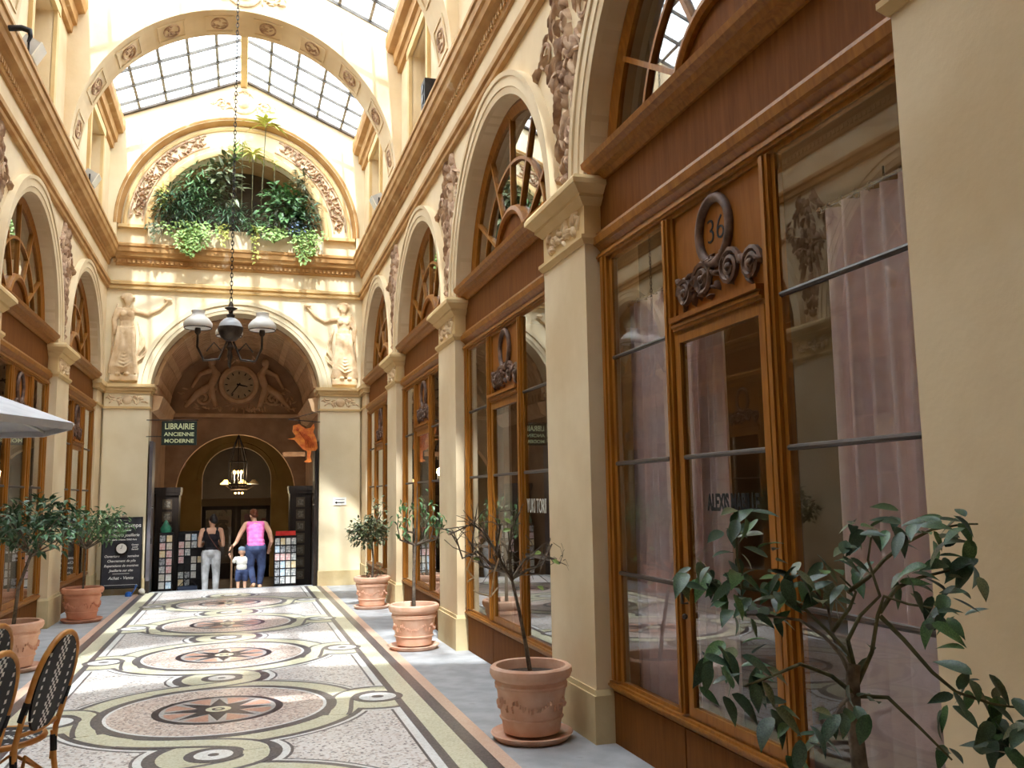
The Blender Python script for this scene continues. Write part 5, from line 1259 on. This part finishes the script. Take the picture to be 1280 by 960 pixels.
# woman in pink, leaning to the rail, one heel lifted
t = thing('person', 'woman in a pink top and dark blue trousers reaching for the hand rail', 'person', (.40, 18.60, -.165))
b = MB()
c, M_ = head(b, (-.04, .22, 1.44), 1.0, math.radians(28), math.radians(25))
b.limb([(-.02, .12, 1.29), (-.03, .18, 1.37)], [.052, .048]); b.ell((0, .08, 1.15), (.165, .115, .16)); b.ell((.0, .02, .98), (.15, .105, .14)); b.ell((.01, 0, .84), (.18, .13, .13)); b.limb([(-.16, .10, 1.27), (.16, .10, 1.27)], [.058, .058])
b.limb([(-.19, .10, 1.26), (-.29, .12, 1.08), (-.36, .10, .92), (-.41, .04, .86)], [.055, .046, .036, .026]); hand(b, (-.41, .04, .86), (-.5, -.2, -.45), .0085, (-.5, 0, .7))
b.limb([(.19, .10, 1.26), (.27, .08, 1.10), (.31, .10, .92), (.27, .22, .78)], [.055, .05, .042, .028]); hand(b, (.27, .22, .78), (-.1, .5, -.7), .0085, (0, .6, .6))
b.limb([(-.085, 0, .80), (-.09, .06, .44), (-.02, -.02, .12)], [.10, .065, .04]); b.limb([(.10, 0, .80), (.13, .08, .42), (.10, .10, .09)], [.10, .065, .04])
b.limb([(-.02, -.05, .10), (-.05, .05, .05), (-.07, .12, .03)], [.036, .034, .024]); b.limb([(.10, .08, .05), (.12, .22, .03)], [.04, .03])
blended(b.build('body', skin_m, t), .008)
m_ = MB(); m_.ell((0, .08, 1.15), (.18, .13, .15)); m_.ell((.0, .02, .98), (.166, .122, .15)); m_.ell((0, .05, 1.06), (.17, .124, .16)); m_.ell((.01, .01, .92), (.174, .13, .12)); m_.ell((.01, .0, .86), (.185, .14, .08)); m_.limb([(-.13, .09, 1.26), (.13, .09, 1.26)], [.066, .066])
blended(m_.build('pink_top', mat('pink_cotton', (232, 104, 176), (244, 136, 196), 12, .85), t), .01)
mat('white_knit', (232, 230, 222), None, rough=.9)
m_ = MB(); m_.ell((.01, -.01, .80), (.19, .142, .13)); m_.limb([(-.085, 0, .80), (-.09, .06, .44), (-.025, -.02, .15)], [.115, .08, .058]); m_.limb([(.10, 0, .80), (.13, .08, .42), (.10, .10, .12)], [.115, .08, .058])
blended(m_.build('trousers', mat('navy_denim', (46, 54, 86), (74, 90, 130), 6, .9), t), .01)
m_ = MB(); hairdo(m_, c, M_, 1, [((0, -.02, .035), (.086, .092, .092)), ((0, -.10, .03), (.05, .05, .05)), ((0, -.06, -.03), (.065, .05, .05))]); blended(m_.build('hair', hair_r, t), .01)
m_ = MB(); m_.limb([(-.02, -.06, .075), (-.05, .05, .025), (-.07, .13, .012)], [.03, .03, .024]); m_.limb([(.10, .07, .02), (.12, .23, .015)], [.035, .03]); m_.build('sandals', mat('tan_leather', (190, 150, 110), None, rough=.6), t, 60)

# child
t = thing('person', 'small child in a white shirt, denim shorts and a grey blue cap', 'person', (.15, 18.60, -.165))
b = MB(); k = .72
c, M_ = head(b, (.0, .02, .735), .82, math.radians(-20), math.radians(10))
b.limb([(0, 0, .62), (0, .01, .67)], [.034, .034]); b.ell((0, 0, .54), (.095, .07, .10)); b.ell((0, 0, .42), (.09, .072, .09)); b.limb([(-.085, 0, .605), (.085, 0, .605)], [.036, .036])
b.limb([(-.10, 0, .60), (-.16, .03, .54), (-.19, .05, .60)], [.034, .028, .02]); hand(b, (-.19, .05, .60), (-.3, .3, .7), .0075, (0, -1, .3))
b.limb([(.10, 0, .60), (.13, .03, .49), (.08, .13, .46)], [.034, .028, .02]); hand(b, (.08, .13, .46), (-.5, .6, .2), .0075, (0, 0, 1))
for s_ in (-1, 1): b.limb([(s_*.055, 0, .36), (s_*.065, .01, .20), (s_*.062, 0, .05)], [.058, .04, .028]); b.limb([(s_*.062, -.01, .03), (s_*.068, .07, .02)], [.027, .02])
blended(b.build('body', skin_m, t), .007)
m_ = MB(); m_.ell((0, 0, .54), (.108, .083, .10)); m_.ell((0, 0, .44), (.106, .085, .10)); m_.limb([(-.11, 0, .60), (-.145, .02, .555)], [.046, .042]); m_.limb([(.11, 0, .60), (.128, .02, .53)], [.046, .042]); m_.limb([(-.07, 0, .605), (.07, 0, .605)], [.044, .044])
blended(m_.build('white_shirt', MATS['white_knit'], t), .009)
m_ = MB(); m_.ell((0, 0, .36), (.105, .085, .07))
for s_ in (-1, 1): m_.limb([(s_*.055, 0, .35), (s_*.066, .01, .21)], [.068, .062])
blended(m_.build('denim_shorts', MATS['navy_denim'], t), .009)
m_ = MB(); hairdo(m_, c, M_, .82, [((0, -.01, .055), (.088, .102, .075)), ((0, .10, .06), (.06, .05, .012))]); blended(m_.build('cap', mat('cap_cloth', (120, 140, 160), (150, 168, 184), 9, .9), t), .009)
m_ = MB()
for s_ in (-1, 1): m_.limb([(s_*.062, -.01, .022), (s_*.068, .075, .018)], [.03, .024])
m_.build('shoes', MATS['tan_leather'], t, 60)

# ------------------------------------------------------------------ planted ledge in the lunette
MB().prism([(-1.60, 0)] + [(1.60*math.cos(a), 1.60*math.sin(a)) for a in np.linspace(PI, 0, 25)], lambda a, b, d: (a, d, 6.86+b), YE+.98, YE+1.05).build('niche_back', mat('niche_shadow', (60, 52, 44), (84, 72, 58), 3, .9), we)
MB().arc([(1.58, 0), (1.66, 0), (1.66, .8), (1.58, .8)], lambda u, v, d: (u, YE+.28+d, 6.86+v), 0, PI, 24).build('niche_vault', mat('niche_wall', (150, 122, 80), (166, 138, 94), 3, .9), we)
MB().box(-1.65, 1.65, YE+.28, YE+1.05, 6.40, 6.50).build('niche_floor', plaster, we)
pb = thing('planter_trough', 'long cream planter trough on the cornice below the lunette', 'planter', (0, YE-.10, 6.47))
MB().box(-1.70, 1.57, -.06, -.03, 0, .36).box(-1.70, 1.57, .06, .09, 0, .36).box(-1.70, -1.67, -.03, .06, 0, .36).box(1.54, 1.57, -.03, .06, 0, .36).box(-1.67, 1.54, -.03, .06, 0, .02).build('trough', plaster_pale, pb)
MB().box(-1.67, 1.54, -.03, .06, .02, .31).build('soil', soil, pb)
def ledge_plant(name, label, x, dy, z=6.78):
    return thing(name, label, 'plant', (x, YE-.03+dy, z), group='plants on the lunette ledge')
def bush(label, x, n, rad, cz, m, seed, L, W, name='leafy_plant', droop=.2, up=.3, stems=6, dy=0.0):
    t = ledge_plant(name, label, x, dy); R = random.Random(seed); ml, mw = MB(), MB()
    for i in range(stems):
        mw.tube([(R.uniform(-.05, .05), 0, -.02), (R.uniform(-.5, .5)*rad[0], R.uniform(-.3, .3)*rad[1], cz*.6), (R.uniform(-.9, .9)*rad[0], R.uniform(-.8, .5)*rad[1], cz+R.uniform(-.3, .7)*rad[2])], [.012, .009, .004], 5)
    for i in range(n):
        u = Vector((R.gauss(0, 1), R.gauss(0, 1), R.gauss(0, 1))).normalized()*(R.random()**.5)
        p = Vector((u.x*rad[0], u.y*rad[1]-.10, cz+u.z*rad[2]))
        d = Vector((u.x, u.y-.3, u.z*.4+up))+Vector((R.uniform(-1, 1), R.uniform(-1, 1), R.uniform(-1, .4)))*.8
        ml.leaf(p, d, (R.uniform(-.4, .4), R.uniform(-1, .2), 1), L*R.uniform(.7, 1.2), W*R.uniform(.8, 1.2), .15, droop+R.uniform(0, .3))
    mw.build('stems', bark_g, t, 60); ml.build('foliage', m, t); return t
bush('bushy dark green fern at the end of the lunette ledge opposite the broad leaved bush', -1.18, 640, (.42, .30, .50), .46, leaf_d, 1, .18, .032, 'fern', .3)
bush('feathery green plant rising over the fern towards the garland', -.80, 460, (.38, .28, .58), .84, leaf_m, 2, .19, .034, 'feathery_plant', .35)
bush('pale grey leaved rubber plant under the crown of the lunette', -.32, 120, (.32, .24, .60), 1.08, leaf_o, 3, .24, .095, 'rubber_plant', .2)
bush('tall variegated stem plant beside the lamp chain', -.14, 44, (.09, .09, .38), 1.62, leaf_l, 4, .15, .05, 'variegated_plant', .1, .8, 2)
bush('dark spiky undergrowth in the middle of the lunette ledge', -.22, 240, (.42, .25, .30), .34, leaf_d, 5, .24, .026, 'spider_plant', .3)
bush('broad leaved bright green bush opposite the fern', .74, 260, (.44, .30, .50), .60, leaf_m, 6, .20, .095, 'broad_leaved_bush', .25)
bush('dark leaved bush in the lunette corner opposite the fern', 1.18, 300, (.36, .28, .50), .46, leaf_d, 7, .14, .05, 'dark_bush', .25)
bush('climber with pale leaves on the garland beside the broad leaved bush', 1.16, 110, (.20, .14, .36), 1.15, leaf_o, 8, .11, .05, 'climber', .3)
bush('yellowing shrub at the outer end of the fern', -1.45, 60, (.12, .12, .26), .62, leaf_y, 9, .13, .04, 'yellow_shrub', .3)
def rosette_plant(name, label, x, h, n, L, W, m, seed, dy=-.12, lean=0.0):
    t = ledge_plant(name, label, x, dy); R = random.Random(seed); ml = MB()
    MB().tube([(0, 0, -.03), (lean*.4, 0, h*.5), (lean, 0, h)], [.014, .011, .009], 6).build('stem', bark_g, t, 60)
    for i in range(n):
        a = 2*PI*i/n*2.4; e = R.uniform(-.2, .7)
        ml.leaf((lean, 0, h+R.uniform(-.06, .04)), (math.cos(a)*math.cos(e), math.sin(a)*math.cos(e), math.sin(e)), (0, 0, 1), L*R.uniform(.8, 1.1), W, .1, .5)
    ml.build('foliage', m, t)
rosette_plant('umbrella_plant', 'tall umbrella plant with drooping light leaves above the other ledge plants', .36, 2.30, 22, .46, .10, leaf_y, 1, lean=.08)
rosette_plant('dracaena', 'slim palm like plant with a light green tuft beside the umbrella plant', .20, 1.66, 22, .32, .06, leaf_y, 2)
rosette_plant('dracaena', 'thin stemmed plant with a narrow yellow tuft behind the lamp chain', .0, 1.9, 10, .18, .022, leaf_y, 3)
rosette_plant('small_tuft', 'small yellow green tuft below the umbrella plant', .62, 1.52, 9, .14, .035, leaf_y, 4)
def trailer(label, x, w, drop, n, m, seed, L=.085, name='trailing_ivy'):
    t = ledge_plant(name, label, x, -.16, 6.83); R = random.Random(seed); ml, mw = MB(), MB()
    for i in range(9):
        xx = R.uniform(-w, w); zz = -drop*R.uniform(.5, 1)
        mw.tube([(xx*.6, .10, -.02), (xx*.8, -.05, .05), (xx, -.07, zz*.5), (xx+R.uniform(-.05, .05), -.16, zz)], [.005, .004, .003, .002], 4)
    for i in range(n):
        xx = R.gauss(0, w*.5); f = R.random(); zz = .10 - (drop+.1)*f*(1-.5*abs(xx)/w)
        ml.leaf((xx, -.07-.11*f+R.uniform(-.04, .02), zz), (R.uniform(-1, 1), R.uniform(-1, -.1), R.uniform(-1, .3)), (0, -1, .6), L*R.uniform(.7, 1.3), L*.55, .15, .2)
    mw.build('stems', bark_g, t, 60); ml.build('foliage', m, t)
trailer('thick pale ivy trailing over the trough below the fern', -.92, .40, .62, 420, leaf_l, 1)
trailer('sparse ivy at the trough end beneath the yellowing shrub', -1.58, .14, .36, 40, leaf_o, 2)
trailer('thin strand of hanging leaves beside the lamp chain, low on the cornice', .28, .07, .75, 46, leaf_y, 3)
trailer('small yellow trailing plant between the two ivies', -.32, .10, .40, 36, leaf_y, 4)
trailer('loose light green trailer spreading along the middle of the trough', .62, .36, .22, 150, leaf_l, 5)
trailer('thick ivy hanging over the cornice beneath the dark leaved bush', 1.22, .28, .68, 300, leaf_l, 6)
bush('small plant with blue grey flowers in front of the dark leaved bush', 1.02, 90, (.22, .12, .14), .16, mat('blue_flower', (120, 130, 190), (96, 136, 110), 30, .6), 15, .08, .04, 'flowering_plant', .2, dy=-.14)
bush('low green tuft in the trough between ivy and broad leaved bush', .22, 80, (.22, .14, .20), .18, leaf_m, 16, .16, .03, 'grassy_tuft', .3, dy=-.08)

# ------------------------------------------------------------------ floodlights, loudspeaker and bracket on the cornices
def flood(sx, y, label):
    t = thing('floodlight', label, 'floodlight', (sx*2.30, y, 6.49), group='floodlights on the cornices')
    MB().box(-.03, .03, -.03, .03, 0, .05).tube([(0, -.13, .02), (0, -.13, .28), ], .012, 5).tube([(0, .13, .02), (0, .13, .28)], .012, 5).tube([(0, -.13, .02), (0, .13, .02)], .012, 5).build('bracket', iron, t)
    o = MB().box(-.09, .09, -.12, .12, -.09, .09).build('housing', zinc, t); o.location = (-sx*.0, 0, .26); o.rotation_euler = (0, -sx*.5, 0)
    o2 = MB().box(-.105, -.09, -.125, .125, -.1, .1) if sx > 0 else MB().box(.09, .105, -.125, .125, -.1, .1)
    g = o2.build('lamp_front', white_m, o)
for sx in (-1, 1):
    nm_ = 'left' if sx < 0 else 'right'
    for y, w_ in ((15.1, 'nearest the planted end wall'), (10.8, 'one bay further from the planted wall')):
        if sx > 0 and y < 11: continue
        flood(sx, y, 'white floodlight %s, %s' % (w_, 'above the chalkboard side' if sx < 0 else 'above the arrow plaque side'))
t = thing('loudspeaker', 'small dark loudspeaker box on the cornice above the fan windows', 'loudspeaker', (2.30, 10.6, 6.49))
MB().box(-.09, .09, -.12, .12, 0, .34).build('cabinet', iron, t)
for z in (.10, .24): MB().prism([(.06*math.cos(a), z+.06*math.sin(a)) for a in np.linspace(0, 2*PI, 17)[:-1]], lambda a, b, d: (d, a, b), -.10, -.09).build('cone', black_m, t)
t = thing('iron_bracket', 'black iron hook bracket projecting from the cornice', 'bracket', (-2.19, 9.45, 6.30))
MB().tube([(-.02, 0, 0), (.10, 0, .02), (.17, 0, .0), (.18, 0, -.06), (.16, 0, -.12)], [.03, .03, .03, .022, .014], 7).build('hook', iron, t, 60)

# ------------------------------------------------------------------ inside the shops
def curtain(name, label, x, y0, y1, z0, z1, m, sx=1, folds=8, amp=.035, seed=0, gather=1.0, group=None):
    t = thing(name, label, 'curtain', (sx*x, (y0+y1)/2, z0), group=group); R = random.Random(seed); n = folds*8; rows = 7
    ph = [R.uniform(-.4, .4) for _ in range(folds+1)]; vs = []; fs = []
    for j in range(rows):
        f = j/(rows-1)
        for i in range(n+1):
            u = i/n; k = u*folds; p = ph[min(int(k), folds)]
            yy = (y0-y1)/2 + (y1-y0)*(u if f < .95 else u)
            a_ = amp*(.55+.45*(1-f))*(1+.3*math.sin(k*1.7+seed))
            vs.append((sx*a_*math.sin(2*PI*k+p), yy*(gather+(1-gather)*(1-f)) , (z1-z0)*f))
    for j in range(rows-1):
        for i in range(n): fs.append((j*(n+1)+i, j*(n+1)+i+1, (j+1)*(n+1)+i+1, (j+1)*(n+1)+i))
    o = MB().add(vs, fs).build('drape', m, t, 80, fix=False)
    return t
def rod(label, x, y0, y1, z, sx=1, rings=10):
    t = thing('curtain_rod', label, 'curtain rod', (sx*x, (y0+y1)/2, z)); h = (y1-y0)/2
    MB().tube([(0, -h, 0), (0, h, 0)], .010, 8).build('bar', chrome, t, 60)
    for i in range(rings):
        y = -h + .06 + (2*h-.12)*i/(rings-1)
        MB().tube([(.017*math.cos(a), y, -.006+.022*math.sin(a)) for a in np.linspace(0, 2*PI, 11)], .003, 4).build('ring', chrome, t)
    for y in (-h, h): MB().ell((0, y, 0), (.016, .022, .016), 8, 6).build('end_knob', chrome, t)
GP = 'pink curtains in the shop numbered 36'
curtain('pink_curtain', 'wide pink velvet curtain hanging next to the smooth pier, behind the leafy shrub', 2.65, 2.30, 3.36, .02, 2.87, velvet, folds=9, amp=.055, seed=1, group=GP)
curtain('pink_curtain', 'pink velvet curtain gathered behind the door of the shop numbered 36', 2.65, 4.36, 4.74, .02, 2.87, velvet, folds=5, amp=.045, seed=2, group=GP)
curtain('pink_curtain', 'pink velvet curtain filling the window beside the terracotta pot with the bare shrub', 2.65, 4.80, 5.52, .02, 2.87, velvet, folds=8, amp=.045, seed=3, group=GP)
rod('chrome rod with rings carrying the wide pink curtain', 2.65, 2.25, 3.41, 2.89, rings=12)
rod('chrome rod with rings carrying the two narrow pink curtains', 2.65, 4.30, 5.55, 2.89, rings=14)
curtain('grey_curtain', 'sheer grey curtain gathered in the fan window above the number 36', 2.84, 4.75, 5.45, 3.80, 5.5, sheer, folds=5, seed=5)
for sx, k, lab in ((1, 1, 'window beside the bare shrub'), (1, 2, 'window behind the slender tree'), (1, 3, 'window next to the sunlit pier'), (-1, 2, 'window behind the rattan chairs'), (-1, 3, 'window beside the chalkboard')):
    yc = YC[k+2]
    t = thing('display_screen', 'pale upright display screen inside the ' + lab + (' facing the pots' if sx > 0 else ' facing the terraces'), 'screen', (sx*2.70, yc+.98, -.13))
    MB().box(-.012, .012, -.30, .34, .12, 2.85).build('panel', room_pale, t); MB().box(-.1, .1, -.28, -.24, 0, .12).box(-.1, .1, .26, .30, 0, .12).build('foot', iron, t)
for k, s0 in ((0, 'ALEXIS MABILLE'), (1, 'YUKI TORII')):
    yc = YC[k+2]
    t = thing('window_lettering', ('black' if k == 0 else 'pale') + ' shop name lettering stuck on the glass %s' % ('of the door under the number 36' if k == 0 else 'of the window by the bare shrub'), 'lettering', (XW+.0045, yc+(-.06 if k == 0 else -.86), 1.54 if k == 0 else 1.50))
    text('letters', s0,   .12 if k == 0 else .17, ink if k == 0 else cards[0], t, (0, 0, 0), (PI/2, 0, -PI/2), .0012, sx=.58 if k == 0 else .6, bold=.004 if k == 0 else 0)
# pictures, rail and dress stand in the shop numbered 36
t = thing('picture_rail', 'dark hanging rail along the wall inside the shop numbered 36', 'rail', (4.6, 6.0, 1.68)); MB().tube([(0, -1.6, 0), (0, 1.2, 0)], .02, 6).build('bar', ink, t)
for y in (-1.55, 1.15): MB().tube([(0, y, -1.81), (0, y, 0)], .018, 6).build('post', ink, t)
for y, lab in ((5.55, 'dark haired portrait drawing beside the wide pink curtain'), (6.2, 'faint portrait drawing next to the shop door'), (6.9, 'portrait drawing with a large black bow')):
    t = thing('portrait', lab + ', inside the shop', 'picture', (4.57, y, 1.12))
    MB().box(0, .02, -.27, .27, -.48, .48).build('sheet', mat('drawing_paper', (150, 130, 108), (128, 108, 88), 6, .8), t)
    mb = MB(); mb.ell((-.005, 0, .34), (.01, .20, .10), 12, 8); mb.ell((-.005, -.12, .22), (.008, .06, .12), 10, 6); mb.ell((-.005, .12, .22), (.008, .06, .12), 10, 6); mb.build('hair', ink, t)
    MB().ell((-.004, 0, .16), (.01, .11, .16), 12, 8).build('face', mat('face_wash', (170, 146, 122), (150, 126, 104), 9, .8), t)
    mb = MB(); [mb.ell((-.014, y2, z2), (.003, .022, .012), 8, 4) for y2, z2 in ((-.04, .20), (.04, .20), (0, .06))]; mb.build('features', ink, t)
t = thing('dress_stand', 'black dress on a stand inside the shop numbered 36', 'dress', (4.1, 6.35, -.13))
MB().lathe([(.02, .55), (.28, .56), (.2, .9), (.12, 1.12), (.165, 1.36), (.14, 1.50), (.05, 1.56), (.04, 1.64), (.01, 1.66)], n=18).build('dress', ink, t, 60)
MB().tube([(0, 0, 0), (0, 0, .6)], .015, 6).lathe([(.02, 0), (.16, 0), (.15, .03), (.02, .05)], n=14).build('stand', iron, t)
MB().ell((-.16, .0, 1.22), (.03, .04, .10), 8, 6).build('pink_bow', mat('magenta', (190, 40, 90), None, rough=.6), t)
def wall_lamp(label, loc):
    t = thing('wall_lamp', label, 'lamp', loc); MB().ell((0, 0, 0), (.035, .035, .045), 10, 8).build('bulb', bulb_m, t)
    MB().tube([(.06, 0, -.16), (0, 0, -.16), (0, 0, -.04)], .01, 6).lathe([(.01, -.06), (.03, -.05), (.02, -.035)], n=10).build('holder', brass_dk, t)
wall_lamp('small warm bulb on the pier side of the wide pink curtain, low', (3.10, 2.95, 1.72)); wall_lamp('small warm bulb behind the wide pink curtain, high', (3.02, 3.25, 2.42))
# counter and flowers in the second shop
t = thing('display_table', 'dark display table inside the shop lettered YUKI TORII', 'table', (3.7, YC[3]-.2, -.13))
MB().box(-.4, .4, -1.0, 1.0, .86, .92).build('top', dark_wood, t)
for a in (-.34, .34):
    for b_ in (-.94, .94): MB().box(a-.03, a+.03, b_-.03, b_+.03, 0, .86).build('leg', dark_wood, t)
t = thing('flower_vase', 'vase of pale flowers and leaves on the dark display table', 'vase', (3.5, YC[3]-.5, .79)); MB().lathe([(.02, 0), (.06, 0), (.08, .1), (.05, .2), (.06, .24)], n=14).build('vase', white_m, t, 60)
ml = MB(); R = random.Random(2); [ml.leaf((0, 0, .22), (R.uniform(-1, 1), R.uniform(-1, 1), R.uniform(.2, 1)), (0, 0, 1), R.uniform(.15, .3), .05) for _ in range(40)]; ml.build('bouquet', leaf_l, t)

for k, lab in ((0, 'shop numbered 36'), (1, 'shop lettered YUKI TORII'), (2, 'shop behind the slender tree'), (3, 'shop next to the sunlit pier')):  # unseen pendants, added only to brighten the rooms behind the glass
    yc = YC[k+2]; t = thing('added_pendant_lamp', 'added plain white globe pendant lamp hanging inside the ' + lab, 'lamp', (3.9, yc+.4, 3.05))
    MB().ell((0, 0, 0), .11, 16, 10).build('globe', lampglow, t, 60); MB().tube([(0, 0, .1), (0, 0, .55)], .008, 6).build('cord', iron, t)
    lamp_light('added_pendant_light', (3.62, yc+.4, 2.9), 3 if k == 0 else 4, .15)
